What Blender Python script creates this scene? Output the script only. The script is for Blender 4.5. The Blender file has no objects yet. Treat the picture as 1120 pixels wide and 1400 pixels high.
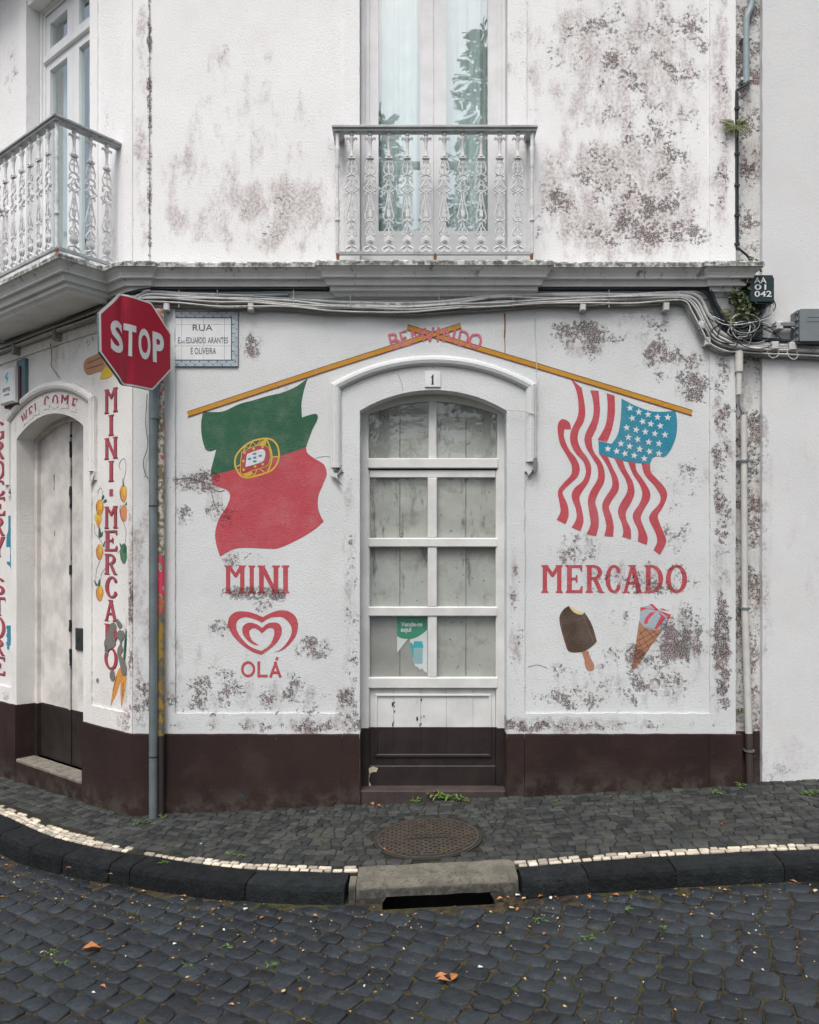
import bpy, bmesh, math, random
from mathutils import Vector, Matrix, noise
from mathutils.geometry import tessellate_polygon
random.seed(7)
R = math.radians
scene = bpy.context.scene
col = scene.collection

# ------------------------------------------------------------------ camera
FP, DC, HC = 1080.0, 5.27, 1.6          # focal length in photo pixels, camera distance to the facade, eye height
cam = bpy.data.cameras.new('camera'); cam_o = bpy.data.objects.new('camera', cam); col.objects.link(cam_o)
cam_o.location = (0, -DC, HC); cam_o.rotation_euler = (R(90), 0, 0)
cam.sensor_fit = 'HORIZONTAL'; cam.sensor_width = 36; cam.lens = 36 * FP / 1120
cam.shift_y = 65 / 1120; cam.clip_start = 0.05; cam.clip_end = 500
scene.camera = cam_o
# ------------------------------------------------------------------ overcast sky, soft sun
SUN_EL, SUN_AZ = 62, 198               # azimuth measured clockwise from +Y
w = bpy.data.worlds.new('World'); scene.world = w; w.use_nodes = True
nt = w.node_tree; bg = nt.nodes['Background']
sky = nt.nodes.new('ShaderNodeTexSky'); sky.sky_type = 'NISHITA'; sky.sun_disc = False
sky.sun_elevation = R(SUN_EL); sky.sun_rotation = R(SUN_AZ)
sky.air_density = 1.0; sky.dust_density = 6.0; sky.ozone_density = 1.0
hs = nt.nodes.new('ShaderNodeHueSaturation'); hs.inputs['Saturation'].default_value = 0.70; hs.inputs['Value'].default_value = 1.0
nt.links.new(sky.outputs[0], hs.inputs['Color']); nt.links.new(hs.outputs[0], bg.inputs[0]); bg.inputs[1].default_value = 0.125
sl = bpy.data.lights.new('sun', 'SUN'); sl.energy = 1.5; sl.angle = R(28); sl.color = (1, .985, .965)
so = bpy.data.objects.new('sun', sl); col.objects.link(so)
sd = Vector((math.sin(R(SUN_AZ)) * math.cos(R(SUN_EL)), math.cos(R(SUN_AZ)) * math.cos(R(SUN_EL)), math.sin(R(SUN_EL))))
so.rotation_euler = sd.to_track_quat('Z', 'Y').to_euler(); so.location = (0, -8, 12)
scene.view_settings.view_transform = 'Standard'; scene.view_settings.look = 'None'
scene.view_settings.gamma = 1; scene.view_settings.exposure = 0.52
scene.render.engine = 'CYCLES'

# ------------------------------------------------------------------ frames of the two facades
TURN = math.atan2(1340, FP)            # the side street's facade, angle from the viewing axis
CORX = (183 - 560) * DC / FP           # building corner
RD = Vector((math.sin(TURN), -math.cos(TURN), 0))       # 'right' along the side facade
RN = Vector((-math.cos(TURN), -math.sin(TURN), 0))      # its outward normal
def FR(a, z, o=0): return Vector((a, -o, z))            # front facade: along, up, out
def LF(a, z, o=0): return Vector((CORX, 0, 0)) + RD * a + RN * o + Vector((0, 0, z))
def fp(px, py, o=0):                                    # drawing units of the front facade -> metres
    d = DC - o; return ((px - 560) * d / FP, HC + (765 - py) * d / FP)
def fx(px, o=0): return (px - 560) * (DC - o) / FP
def fz(py, o=0): return HC + (765 - py) * (DC - o) / FP
def lp(px, py, o=0):                                    # the same for the side facade
    dr = Vector(((px - 560) / FP, 1, (765 - py) / FP)); c = Vector((0, -DC, HC))
    q = Vector((CORX, 0, 0)) + RN * o
    t = (q - c).dot(RN) / dr.dot(RN); p = c + dr * t
    return ((p - q).dot(RD), p.z)

# ------------------------------------------------------------------ node helpers
def lin(*c):
    return tuple(((x / 255) / 12.92 if x / 255 <= .04045 else ((x / 255 + .055) / 1.055) ** 2.4) for x in c) + (1,)
class N:
    def __init__(s, tree): s.t = tree; s.n = tree.nodes; s.l = tree.links
    def new(s, ty, **kw):
        o = s.n.new(ty)
        for k, v in kw.items(): setattr(o, k, v)
        return o
    def put(s, sock, v):
        if hasattr(v, 'is_output') or isinstance(v, bpy.types.NodeSocket): s.l.new(v, sock)
        elif v is not None: sock.default_value = v
    def math(s, op, a, b=None, c=None, clamp=False):
        o = s.new('ShaderNodeMath', operation=op, use_clamp=clamp)
        for i, v in enumerate((a, b, c)): s.put(o.inputs[i], v)
        return o.outputs[0]
    def vec(s, op, a, b=None, c=None):
        o = s.new('ShaderNodeVectorMath', operation=op)
        for i, v in enumerate((a, b, c)): s.put(o.inputs[i], v)
        return o.outputs['Value'] if op in ('LENGTH', 'DISTANCE', 'DOT_PRODUCT') else o.outputs[0]
    def noise(s, vec, scale, detail=4, rough=.55, out=0):
        o = s.new('ShaderNodeTexNoise'); s.put(o.inputs['Vector'], vec); o.inputs['Scale'].default_value = scale
        o.inputs['Detail'].default_value = detail; o.inputs['Roughness'].default_value = rough
        return o.outputs[out]
    def ramp(s, v, a, b, c=0., d=1., smooth=True):
        o = s.new('ShaderNodeMapRange', interpolation_type='SMOOTHSTEP' if smooth else 'LINEAR')
        for i, x in enumerate((v, a, b, c, d)): s.put(o.inputs[i], x)
        return o.outputs[0]
    def mix(s, f, a, b):
        o = s.new('ShaderNodeMix', data_type='RGBA'); s.put(o.inputs[0], f); s.put(o.inputs[6], a); s.put(o.inputs[7], b)
        return o.outputs[2]
    def mul(s, a, b):
        o = s.new('ShaderNodeMix', data_type='RGBA', blend_type='MULTIPLY'); o.inputs[0].default_value = 1
        s.put(o.inputs[6], a); s.put(o.inputs[7], b); return o.outputs[2]
    def bump(s, h, strength, dist):
        o = s.new('ShaderNodeBump'); o.inputs['Strength'].default_value = strength; o.inputs['Distance'].default_value = dist
        s.l.new(h, o.inputs['Height']); return o.outputs[0]
    def pos(s): return s.new('ShaderNodeNewGeometry').outputs['Position']
    def sep(s, v):
        o = s.new('ShaderNodeSeparateXYZ'); s.l.new(v, o.inputs[0]); return o.outputs
MATS = {}
def material(name):
    m = bpy.data.materials.new(name); m.use_nodes = True; MATS[name] = m
    b = m.node_tree.nodes['Principled BSDF']; return m, N(m.node_tree), b

# ---- weathering of the plaster: where mould and dirt sit on these walls (own shapes, kept in metres)
# (px, py, rx, ry, strength) on the front facade's drawing
GRIME_LOW = [(800,462,70,40,.95),(875,445,60,30,.85),(908,490,44,44,.9),(948,520,34,60,.9),(986,640,18,260,.85),(986,890,18,120,1.),
 (935,655,60,40,.75),(925,725,26,56,.75),(790,748,52,30,.85),(880,792,105,36,.85),(934,868,50,60,1.05),(850,845,26,24,.7),(872,925,140,60,.80),(790,940,90,50,.70),
 (1024,600,26,150,.85),(1024,860,26,230,.9),(345,472,28,32,.75),(378,527,36,26,.6),(272,660,66,24,.9),(300,698,42,40,.7),(250,705,24,24,.75),
 (330,765,50,18,.8),(352,812,66,17,.9),(358,828,26,16,.9),(305,860,28,22,.75),(425,888,48,24,.88),(285,945,90,50,.78),(385,955,100,44,.74),
 (474,965,24,44,.95),(482,860,14,190,.7),(704,860,14,150,.7),(600,992,460,14,.84),(195,960,24,70,.85)]
FILM_LOW = [(195,800,20,260,.8),(600,990,460,18,.95),(480,800,16,280,.7),(990,700,24,420,.7),(860,860,180,140,.45),(300,900,120,100,.45)]
GRIME_UP = [(385,300,70,50,.62),(455,215,16,60,.62),(310,90,16,50,.55),(850,70,170,110,.70),(880,200,130,110,.72),(890,300,110,70,.92),(790,270,90,90,.74),(950,60,30,130,.8),(985,200,16,200,.6),(1024,200,24,260,.8),(205,180,5,320,.85),(740,290,14,80,.7)]
FILM_UP = [(385,290,110,80,1.05),(270,270,100,90,.85),(320,90,60,90,.6),(340,180,150,110,.62),(330,300,150,60,.8),(455,210,28,80,.65),(195,180,15,320,.75),(850,90,190,150,.92),(850,270,170,130,1.1),(985,160,22,260,.95),(1024,200,30,300,.7)]
def side_spots(lst):                                    # the same for the side facade
    out = []
    for (px, py, rx, ry, s_) in lst:
        a_, z_ = lp(px, py); sc = 1 / ((lp(px + 5, py)[0] - lp(px - 5, py)[0]) / 10); p = LF(a_, z_)
        out.append((p.x, p.z, rx / sc * abs(RD.x), ry / 195, s_))
    return out
GRIME_SIDE = [(180,860,5,150,.85),(172,985,16,20,.9),(100,470,50,30,.55),(10,950,8,14,.8),(125,640,4,40,.7),(15,100,14,60,.62),(150,180,12,60,.5)]
FILM_SIDE = [(180,800,6,220,1.),(172,985,18,24,1.),(90,470,60,44,.85),(20,560,14,60,.6),(172,900,8,80,.9),(150,330,14,40,.8),(130,570,8,90,.7)]
def spots(n, p, lst):
    acc = None
    for (cx, cz, rx, rz, s) in lst:
        q = n.vec('MULTIPLY_ADD', p, (1 / rx, 0, 1 / rz), (-cx / rx, 0, -cz / rz))
        v = n.ramp(n.vec('LENGTH', q), 0.35, 1.25, s, 0.)
        acc = v if acc is None else n.math('MAXIMUM', acc, v)
    return acc
def front_spots(lst): return [fp(x, y) + (rx / 205, ry / 205, s_) for (x, y, rx, ry, s_) in lst]
WG_ = {}
def build_weather(key, grime, film):
    wg = bpy.data.node_groups.new('weather_' + key, 'ShaderNodeTree'); WG_[key] = wg
    for nm in ('grime', 'film', 'speck', 'height', 'tone'): wg.interface.new_socket(nm, in_out='OUTPUT', socket_type='NodeSocketFloat')
    n = N(wg); out = n.new('NodeGroupOutput'); p = n.pos()
    d = spots(n, p, grime) if grime else 0.; f = spots(n, p, film) if film else 0.
    n1 = n.noise(p, 5.5, 6, .68); n2 = n.noise(p, 46, 5, .72); n3 = n.noise(p, 170, 1, .6)
    v = n.math('ADD', n.math('MULTIPLY', n1, .60), n.math('MULTIPLY', n2, .40))
    th = n.math('MULTIPLY_ADD', d, -.205, .660)
    g = n.ramp(n.math('SUBTRACT', v, th), 0., .048)
    gr = n.ramp(n3, .40, .54, .22, 1.)
    g = n.math('MULTIPLY', g, gr)
    n.l.new(g, out.inputs['grime'])
    if film:
        f = n.math('MAXIMUM', f, n.math('MULTIPLY', d, .88))
        nf = n.noise(n.vec('MULTIPLY', p, (1.9, 1.9, .85)), 4.2, 7, .68)
        ft = n.math('MULTIPLY_ADD', f, -.30, .668)
        fl = n.ramp(n.math('SUBTRACT', nf, ft), 0., .21)
        fl = n.math('MULTIPLY', fl, n.math('MULTIPLY', n.ramp(n2, .38, .58, .30, 1.), n.ramp(n3, .34, .60, .55, 1.)))
        n.l.new(fl, out.inputs['film'])
    sp = n.ramp(n.noise(p, 62, 2, .6), n.math('MULTIPLY_ADD', n.math('ADD', d, f), -.045, .700), .78)
    n.l.new(sp, out.inputs['speck'])
    h = n.math('ADD', n.math('MULTIPLY', n3, .5), n.math('MULTIPLY', n.noise(p, 75, 2, .6), .8))
    h = n.math('SUBTRACT', h, n.math('MULTIPLY', g, .55))
    n.l.new(h, out.inputs['height'])
    n.l.new(n.noise(p, 1.7, 5, .6), out.inputs['tone'])
build_weather('low', front_spots(GRIME_LOW), front_spots(FILM_LOW)); build_weather('up', front_spots(GRIME_UP), front_spots(FILM_UP))
build_weather('side', side_spots(GRIME_SIDE), side_spots(FILM_SIDE)); build_weather('plain', None, None)
build_weather('paint', [q for q in front_spots(GRIME_LOW) if -1.6 < q[0] < 1.95], None)
def weathered(name, base, tint=None, rough=.9, mottle=.10, bump=.6, grime_amt=1., film_amt=.9, wear=0., wk='low'):
    m, n, b = material(name)
    g = n.new('ShaderNodeGroup'); g.node_tree = WG_[wk]; o = g.outputs; p = n.pos()
    base = tuple(base); c = n.mix(n.ramp(o['tone'], .35, .7), base, tuple(x * (1 - mottle) for x in base[:3]) + (1,))
    if tint is not None: c = n.mix(n.ramp(n.noise(p, 2.6, 6, .65), .5, .75, 0, .6), c, tint)
    if wear:      # worn paint: the pale plaster shows in the pores
        br = n.noise(n.vec('MULTIPLY', p, (1., 1., 3.)), 16, 5, .7); c = n.mix(n.ramp(br, .38, .66, 0, .30), c, n.mul(c, (.80, .76, .78, 1)))
        wm = n.math('ADD', n.math('MULTIPLY', n.noise(p, 120, 2, .7), .55), n.math('MULTIPLY', n.noise(p, 11, 5, .7), .45))
        c = n.mix(n.ramp(wm, .56, .68, .03, wear * .7 + .06), c, (.50, .47, .46, 1))
        c = n.mix(n.ramp(n.noise(p, 4.5, 6, .7), .42, .66, .01, .10), c, (.50, .47, .46, 1))
    c = n.mix(n.math('MULTIPLY', o['film'], film_amt), c, n.mul(c, (.44, .36, .345, 1)))
    dk = n.mix(n.ramp(n.noise(p, 9, 3), .4, .6), (.105, .050, .046, 1), (.046, .034, .032, 1))
    c = n.mix(n.math('MULTIPLY', o['grime'], .96 * grime_amt), c, dk)
    c = n.mix(n.math('MULTIPLY', o['speck'], .8 * grime_amt), c, (.06, .055, .05, 1))
    n.put(b.inputs['Base Color'], c); b.inputs['Roughness'].default_value = rough
    b.inputs['Specular IOR Level'].default_value = .25
    n.put(b.inputs['Normal'], n.bump(o['height'], bump, .006))
    return m
weathered('plaster', (.62, .645, .65, 1), (.56, .565, .54, 1))  # grayer than plaster_upper: the facade's fall in brightness is put into the colour
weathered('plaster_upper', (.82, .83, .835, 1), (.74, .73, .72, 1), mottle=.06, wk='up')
weathered('plaster_side', (.76, .755, .735, 1), (.64, .60, .53, 1), mottle=.14, wk='side')
weathered('plaster_side_upper', (.84, .845, .85, 1), (.78, .77, .75, 1), mottle=.06, wk='side')
build_weather('next', front_spots([(1048,700,8,330,.72),(1075,1058,60,16,.75)]), front_spots([(1085,1040,70,40,.95),(1050,700,14,360,.85),(1100,500,50,40,.8),(1110,700,60,300,.5)]))
weathered('plaster_next', (.63, .645, .65, 1), (.58, .58, .56, 1), grime_amt=.45, film_amt=.35, bump=.32, mottle=.07, wk='next')
build_weather('strip', [(fx(1024), 2.5, .5, 8, .80)], [(fx(1024), 2.5, .5, 8, .8)])
weathered('plaster_strip', (.64, .65, .64, 1), (.50, .49, .47, 1), mottle=.2, wk='strip')

def simple(name, c, rough=.6, metal=0., var=.15, scale=8, bump=0., bscale=80, spec=.4, dirt=None, dscale=14, dthr=.6, damt=.7):
    m, n, b = material(name)
    tc = n.pos()
    v = n.noise(tc, scale, 5, .6)
    k = n.mix(n.ramp(v, .3, .7), tuple(x * (1 - var) for x in c[:3]) + (1,), tuple(min(1, x * (1 + var)) for x in c[:3]) + (1,))
    if dirt is not None: k = n.mix(n.ramp(n.noise(tc, dscale, 6, .68), dthr, dthr + .09, 0, damt), k, dirt)
    n.put(b.inputs['Base Color'], k); b.inputs['Roughness'].default_value = rough; b.inputs['Metallic'].default_value = metal
    b.inputs['Specular IOR Level'].default_value = spec
    if bump: n.put(b.inputs['Normal'], n.bump(n.noise(tc, bscale, 4, .6), bump, .004))
    return m
def paint(name, rgb, wear=.35, film=.5, wk='paint'): weathered(name, tuple(x * .84 for x in lin(*rgb)[:3]) + (1,), mottle=.12, wear=wear, grime_amt=.9, film_amt=film, rough=.8, wk=wk)
paint('paint_red', (196, 72, 84)); paint('paint_crimson', (178, 62, 82), .2); paint('paint_rose', (214, 112, 132), .2)
paint('paint_green', (28, 96, 66), .12); paint('paint_yellow', (222, 186, 62), .2); paint('paint_ochre', (204, 148, 28), .1)
paint('paint_ochre_dark', (120, 62, 40), .1); paint('paint_teal', (20, 142, 170), .15); paint('paint_white', (226, 230, 232), .0)
paint('paint_brown', (72, 54, 38), .08); paint('paint_tan', (182, 128, 96), .12); paint('paint_tan_dark', (122, 80, 58), .05)
paint('paint_cream', (232, 214, 160), .1); paint('paint_sky', (170, 190, 200), .1); paint('paint_cherry', (220, 62, 82), .1)
paint('paint_orange', (232, 158, 60), .15); paint('paint_peach', (228, 150, 112), .15); paint('paint_leaf', (70, 132, 96), .15)
paint('paint_leafdark', (46, 104, 84), .1); paint('paint_line', (110, 96, 104), .1); paint('paint_lemon', (240, 206, 60), .1); paint('paint_bread', (196, 148, 112), .2)
paint('paint_bare', (128, 126, 122), .0); paint('paint_shadow', (70, 52, 66), .1)
weathered('plinth_paint', (.031, .0175, .0155, 1), (.052, .036, .031, 1), rough=.7, mottle=.35, grime_amt=.3, film_amt=.2, bump=.5, wk='plain')
def scuffs(m):
    n = N(m.node_tree); b = m.node_tree.nodes['Principled BSDF']; p = n.pos(); src = b.inputs['Base Color'].links[0].from_socket
    z = n.math('SUBTRACT', n.sep(p)[2], n.math('MULTIPLY', n.sep(p)[0], .05))
    c = n.mix(n.math('MULTIPLY', n.ramp(z, .20, -.02), n.ramp(n.noise(p, 8, 6, .7), .40, .62, .0, .7)), src, (.075, .066, .055, 1))     # splashed street dirt
    c = n.mix(n.ramp(n.noise(n.vec('MULTIPLY', p, (1., 1., 4.)), 13, 6, .75), .64, .70, 0, .55), c, (.085, .060, .054, 1))
    c = n.mix(n.ramp(n.noise(p, 48, 4, .7), .715, .74, 0, .8), c, (.42, .40, .37, 1)); n.put(b.inputs['Base Color'], c)
scuffs(MATS['plinth_paint'])
def cornice_mat():
    m, n, b = material('cornice_stone'); p = n.pos(); z = n.sep(p)[2]
    c = n.mix(n.ramp(n.noise(p, 5, 6, .65), .4, .7), (.72, .74, .75, 1), (.60, .62, .63, 1))
    st = n.noise(n.vec('MULTIPLY', p, (9, 9, 1.2)), 1.6, 6, .7)
    up = n.ramp(z, 3.40, 3.53)
    k = n.ramp(n.math('ADD', st, n.math('MULTIPLY', up, .10)), .62, .76, 0, .75)
    c = n.mix(k, c, (.12, .12, .115, 1))
    edge = n.math('MULTIPLY', n.ramp(z, 3.487, 3.505), n.ramp(n.noise(p, 24, 6, .7), .36, .60, .15, .95))
    c = n.mix(edge, c, (.075, .078, .065, 1))
    n.put(b.inputs['Base Color'], c); b.inputs['Roughness'].default_value = .9; b.inputs['Specular IOR Level'].default_value = .2
    n.put(b.inputs['Normal'], n.bump(n.noise(p, 60, 5, .65), .4, .006))
cornice_mat()
simple('frame_white', (.66, .67, .68, 1), .45, var=.06, bump=.05)
simple('upvc_white', (.78, .80, .81, 1), .3, var=.03)
simple('door_white', (.60, .61, .60, 1), .6, var=.10, scale=5, bump=.12, dirt=(.25, .24, .22, 1), dscale=20, dthr=.66, damt=.6)
simple('door_boards', (.58, .56, .53, 1), .7, var=.20, scale=5, bump=.3, dirt=(.20, .20, .20, 1), dscale=11, dthr=.68, damt=.5)
simple('door_brown', (.022, .016, .0155, 1), .5, var=.25, bump=.08, dirt=(.16, .14, .11, 1), dscale=30, dthr=.72, damt=.6)
simple('door_flake', (.42, .37, .26, 1), .8)
def shutter_mat():
    m, n, b = material('shutter_dirty'); p = n.pos()
    c = n.mix(n.ramp(n.noise(p, 3, 5, .6), .35, .7), (.50, .51, .48, 1), (.40, .41, .395, 1))
    v = n.noise(n.vec('MULTIPLY', p, (9, 9, 2.4)), 1., 6, .7)
    c = n.mix(n.ramp(v, .55, .70, 0, .85), c, (.07, .075, .075, 1))
    c = n.mix(n.ramp(n.noise(p, 26, 4, .6), .63, .70, 0, .9), c, (.05, .05, .05, 1))
    c = n.mix(n.ramp(n.noise(p, 5, 6, .7), .50, .66, 0, .55), c, (.26, .24, .20, 1))
    n.put(b.inputs['Base Color'], c); b.inputs['Roughness'].default_value = .8
shutter_mat()
def glass_mat(name, tint, refl, dirt=0.):
    m = bpy.data.materials.new(name); m.use_nodes = True; MATS[name] = m; n = N(m.node_tree); n.n.clear()
    out = n.new('ShaderNodeOutputMaterial'); tr = n.new('ShaderNodeBsdfTransparent'); tr.inputs[0].default_value = tint
    gl = n.new('ShaderNodeBsdfGlossy'); gl.inputs['Roughness'].default_value = .012; gl.inputs[0].default_value = (.96, 1, 1, 1)
    p = n.pos()
    gl_n = n.bump(n.noise(p, 2.2, 2, .5), .10, .02); n.l.new(gl_n, gl.inputs['Normal'])
    lw = n.new('ShaderNodeLayerWeight'); lw.inputs[0].default_value = .5
    f = n.math('MULTIPLY_ADD', n.math('POWER', lw.outputs['Facing'], 4.), .85, refl + .04, clamp=True)
    mx = n.new('ShaderNodeMixShader'); n.l.new(f, mx.inputs[0]); n.l.new(tr.outputs[0], mx.inputs[1]); n.l.new(gl.outputs[0], mx.inputs[2])
    s = mx.outputs[0]
    if dirt:
        df = n.new('ShaderNodeBsdfDiffuse'); df.inputs[0].default_value = (.55, .55, .51, 1)
        m2 = n.new('ShaderNodeMixShader'); n.l.new(n.ramp(n.noise(p, 7, 7, .7), .3, .75, dirt * .4, dirt), m2.inputs[0])
        n.l.new(s, m2.inputs[1]); n.l.new(df.outputs[0], m2.inputs[2]); s = m2.outputs[0]
    n.l.new(s, out.inputs[0])
glass_mat('window_glass', (.83, .925, .915, 1), .30)
glass_mat('door_glass', (.92, .94, .93, 1), .06, .10)
simple('curtain', (.82, .86, .855, 1), .9, var=.05)
simple('iron_white', (.60, .615, .62, 1), .75, spec=.25, var=.14, scale=30, bump=.5, dirt=(.26, .11, .035, 1), dscale=13, dthr=.625, damt=.85)
simple('rail_grey', (.34, .36, .37, 1), .5, var=.15, bump=.1, dirt=(.12, .12, .11, 1), dscale=20, dthr=.58, damt=.6)
simple('rust', (.24, .09, .03, 1), .85, var=.4, scale=30)
simple('sign_red', (.345, .008, .030, 1), .38, var=.06, scale=5, dirt=(.48, .06, .07, 1), dscale=40, dthr=.74, damt=.5)
simple('sign_white', (.62, .65, .65, 1), .45, var=.05, dirt=(.28, .28, .26, 1), dscale=26, dthr=.70)
simple('sign_back', (.10, .13, .13, 1), .5)
simple('steel_grey', (.17, .205, .215, 1), .45, metal=.35, var=.15, dirt=(.10, .10, .10, 1), dscale=10, dthr=.62)
simple('pvc_grey', (.27, .34, .36, 1), .45, var=.10, dirt=(.5, .52, .52, 1), dscale=9, dthr=.66)
simple('pvc_white', (.52, .52, .49, 1), .7, spec=.25, var=.08, dirt=(.30, .27, .20, 1), dscale=9, dthr=.58, damt=.5)
def pipe_mat():
    m, n, b = material('pipe_flaked'); p = n.pos(); z = n.sep(p)[2]
    a = n.noise(p, 26, 5, .65)
    c = n.mix(n.ramp(a, .44, .54), (.56, .54, .49, 1), (.20, .17, .09, 1))
    lo = n.ramp(z, 2.2, .7); c2 = n.mix(n.ramp(n.noise(p, 18, 5, .7), .42, .55), (.115, .12, .105, 1), (.34, .22, .035, 1))
    c = n.mix(n.ramp(n.math('ADD', lo, n.math('MULTIPLY_ADD', a, .8, -.4)), .45, .62), c, c2)
    band = n.math('MULTIPLY', n.ramp(z, 1.22, 1.30), n.ramp(z, 1.66, 1.60))
    c = n.mix(n.math('MULTIPLY', band, n.ramp(n.noise(p, 20, 4), .44, .52)), c, (.66, .05, .10, 1))
    hi = n.ramp(z, 2.2, 2.3)
    c = n.mix(n.math('MULTIPLY', hi, n.ramp(n.noise(p, 16, 4), .56, .62)), c, (.6, .08, .13, 1))
    c = n.mix(n.ramp(z, .445, .435), c, (.036, .027, .026, 1))
    n.put(b.inputs['Base Color'], c); b.inputs['Roughness'].default_value = .7
    n.put(b.inputs['Normal'], n.bump(a, .4, .003))
pipe_mat()
simple('conduit_brown', (.05, .036, .034, 1), .6)
simple('cable_black', (.020, .028, .032, 1), .5, var=.3)
simple('cable_white', (.52, .53, .52, 1), .5, var=.12, scale=10, dirt=(.22, .22, .21, 1), dscale=12, dthr=.56)
simple('cable_grey', (.27, .285, .285, 1), .5, var=.18)
simple('box_dark', (.012, .032, .038, 1), .42, var=.2)
simple('box_grey', (.16, .185, .195, 1), .6, var=.08)
simple('print_white', (.70, .72, .72, 1), .6, var=.04)
simple('print_blue', (.035, .075, .13, 1), .5, var=.2)
simple('print_black', (.015, .02, .03, 1), .5)
simple('tile_white', (.66, .68, .68, 1), .22, var=.05)
simple('tile_border', (.40, .47, .50, 1), .25, var=.1, scale=20)
simple('tile_edge', (.32, .26, .24, 1), .9)
simple('poster_white', (.80, .83, .85, 1), .5, var=.03)
simple('poster_green', (.006, .30, .17, 1), .5, var=.05)
simple('poster_teal', (.03, .48, .55, 1), .5, var=.05)
simple('poster_pale', (.34, .55, .60, 1), .5, var=.05)
simple('poster_line', (.10, .30, .36, 1), .5)
simple('poster_backing', (.36, .36, .35, 1), .85, var=.12, dirt=(.05, .05, .05, 1), dscale=22, dthr=.68, damt=.9)
simple('alarm_red', (.085, .022, .032, 1), .5); simple('bracket_blue', (.10, .17, .20, 1), .6, var=.2, dirt=(.18, .12, .08, 1))
simple('lock_dark', (.05, .065, .07, 1), .4, metal=.5)
simple('crack_grey', (.17, .165, .16, 1), .9)
simple('gap_dark', (.03, .035, .04, 1), .9)
def stone_mat(name, c1, c2, rough=.6, moss=0., bump=.5, spec=.4, dist=.008):
    m, n, b = material(name); p = n.pos(); oi = n.new('ShaderNodeObjectInfo').outputs['Random']
    c = n.mix(n.ramp(n.noise(p, 14, 6, .65), .32, .7), c1, c2)
    at = n.new('ShaderNodeAttribute', attribute_name='tone').outputs['Fac']
    c = n.mul(c, n.mix(at, (.62, .62, .64, 1), (1.55, 1.50, 1.42, 1)))
    if moss: c = n.mix(n.ramp(n.noise(p, 5, 6, .7), .56, .70, 0, moss), c, (.078, .074, .048, 1))
    n.put(b.inputs['Base Color'], c)
    n.put(b.inputs['Roughness'], n.ramp(n.noise(p, 30, 4), .3, .7, rough - .1, rough + .15)); b.inputs['Specular IOR Level'].default_value = spec
    h = n.math('ADD', n.noise(p, 38, 6, .68), n.math('MULTIPLY', n.noise(p, 190, 2, .6), .35))
    n.put(b.inputs['Normal'], n.bump(h, bump, dist))
stone_mat('sett_basalt', (.0080, .0128, .0178, 1), (.0170, .0245, .0315, 1), .46, .20, 1., .45)
stone_mat('pave_basalt', (.024, .028, .029, 1), (.045, .049, .047, 1), .78, .62, .6, .2)
stone_mat('pave_white', (.36, .325, .265, 1), (.50, .46, .39, 1), .7, .0, .3, .3)
stone_mat('kerb_basalt', (.005, .0075, .009, 1), (.013, .017, .020, 1), .7, .10, 1., .25, .022)
stone_mat('sill_stone', (.11, .105, .092, 1), (.19, .18, .155, 1), .85, .15, .5, .2)
simple('threshold', (.045, .033, .031, 1), .8, var=.25, bump=.3)
def drain_mat():
    m, n, b = material('drain_concrete'); p = n.pos(); z = n.sep(p)[2]
    c = n.mix(n.ramp(n.noise(p, 9, 6, .68), .35, .66), (.155, .145, .118, 1), (.092, .086, .066, 1))
    c = n.mix(n.ramp(n.noise(p, 60, 4, .7), .54, .66, 0, .8), c, (.035, .035, .03, 1))
    c = n.mix(n.ramp(n.noise(p, 16, 5, .7), .56, .66, 0, .7), c, (.045, .050, .045, 1))
    zz = n.math('SUBTRACT', z, n.math('MULTIPLY', n.sep(p)[0], .05))
    c = n.mix(n.math('MULTIPLY', n.ramp(zz, -.050, -.085), n.ramp(n.noise(p, 22, 5, .7), .34, .58, .35, .92)), c, (.028, .028, .026, 1))      # gutter soot on the lip
    n.put(b.inputs['Base Color'], c); b.inputs['Roughness'].default_value = .9
    n.put(b.inputs['Normal'], n.bump(n.noise(p, 70, 5, .7), .8, .008))
drain_mat()
def ground_mat(name, c1, c2, c3):
    m, n, b = material(name); p = n.pos()
    c = n.mix(n.ramp(n.noise(p, 22, 6, .7), .35, .65), c1, c2)
    c = n.mix(n.ramp(n.noise(p, 4, 6, .7), .50, .62, 0, .8), c, c3)
    n.put(b.inputs['Base Color'], c); b.inputs['Roughness'].default_value = .95; b.inputs['Specular IOR Level'].default_value = .1
    n.put(b.inputs['Normal'], n.bump(n.noise(p, 90, 5, .7), 1., .012))
ground_mat('joint_road', (.022, .019, .015, 1), (.080, .063, .042, 1), (.055, .060, .022, 1))
ground_mat('joint_pave', (.022, .022, .018, 1), (.046, .042, .032, 1), (.040, .046, .020, 1))
simple('cast_iron', (.060, .050, .040, 1), .6, metal=.3, var=.25, scale=14, dirt=(.10, .07, .045, 1), dscale=10, dthr=.5, damt=.6)
simple('cast_iron_dark', (.022, .021, .019, 1), .75, var=.25)
def leaf_mat(name, c1, c2, rough=.55):
    m, n, b = material(name); oi = n.new('ShaderNodeObjectInfo').outputs['Random']; p = n.pos()
    c = n.mix(n.math('FRACT', n.math('ADD', oi, n.noise(p, 30, 2))), c1, c2); n.put(b.inputs['Base Color'], c); b.inputs['Roughness'].default_value = rough
leaf_mat('leaf_dry', (.30, .10, .028, 1), (.42, .19, .06, 1)); leaf_mat('leaf_pale', (.46, .30, .12, 1), (.52, .38, .20, 1))
leaf_mat('weed_green', (.055, .12, .018, 1), (.11, .19, .035, 1)); leaf_mat('ivy_green', (.018, .045, .014, 1), (.06, .08, .018, 1))
leaf_mat('fern_green', (.05, .075, .015, 1), (.12, .125, .03, 1)); leaf_mat('conifer', (.022, .050, .026, 1), (.05, .085, .04, 1))
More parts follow.
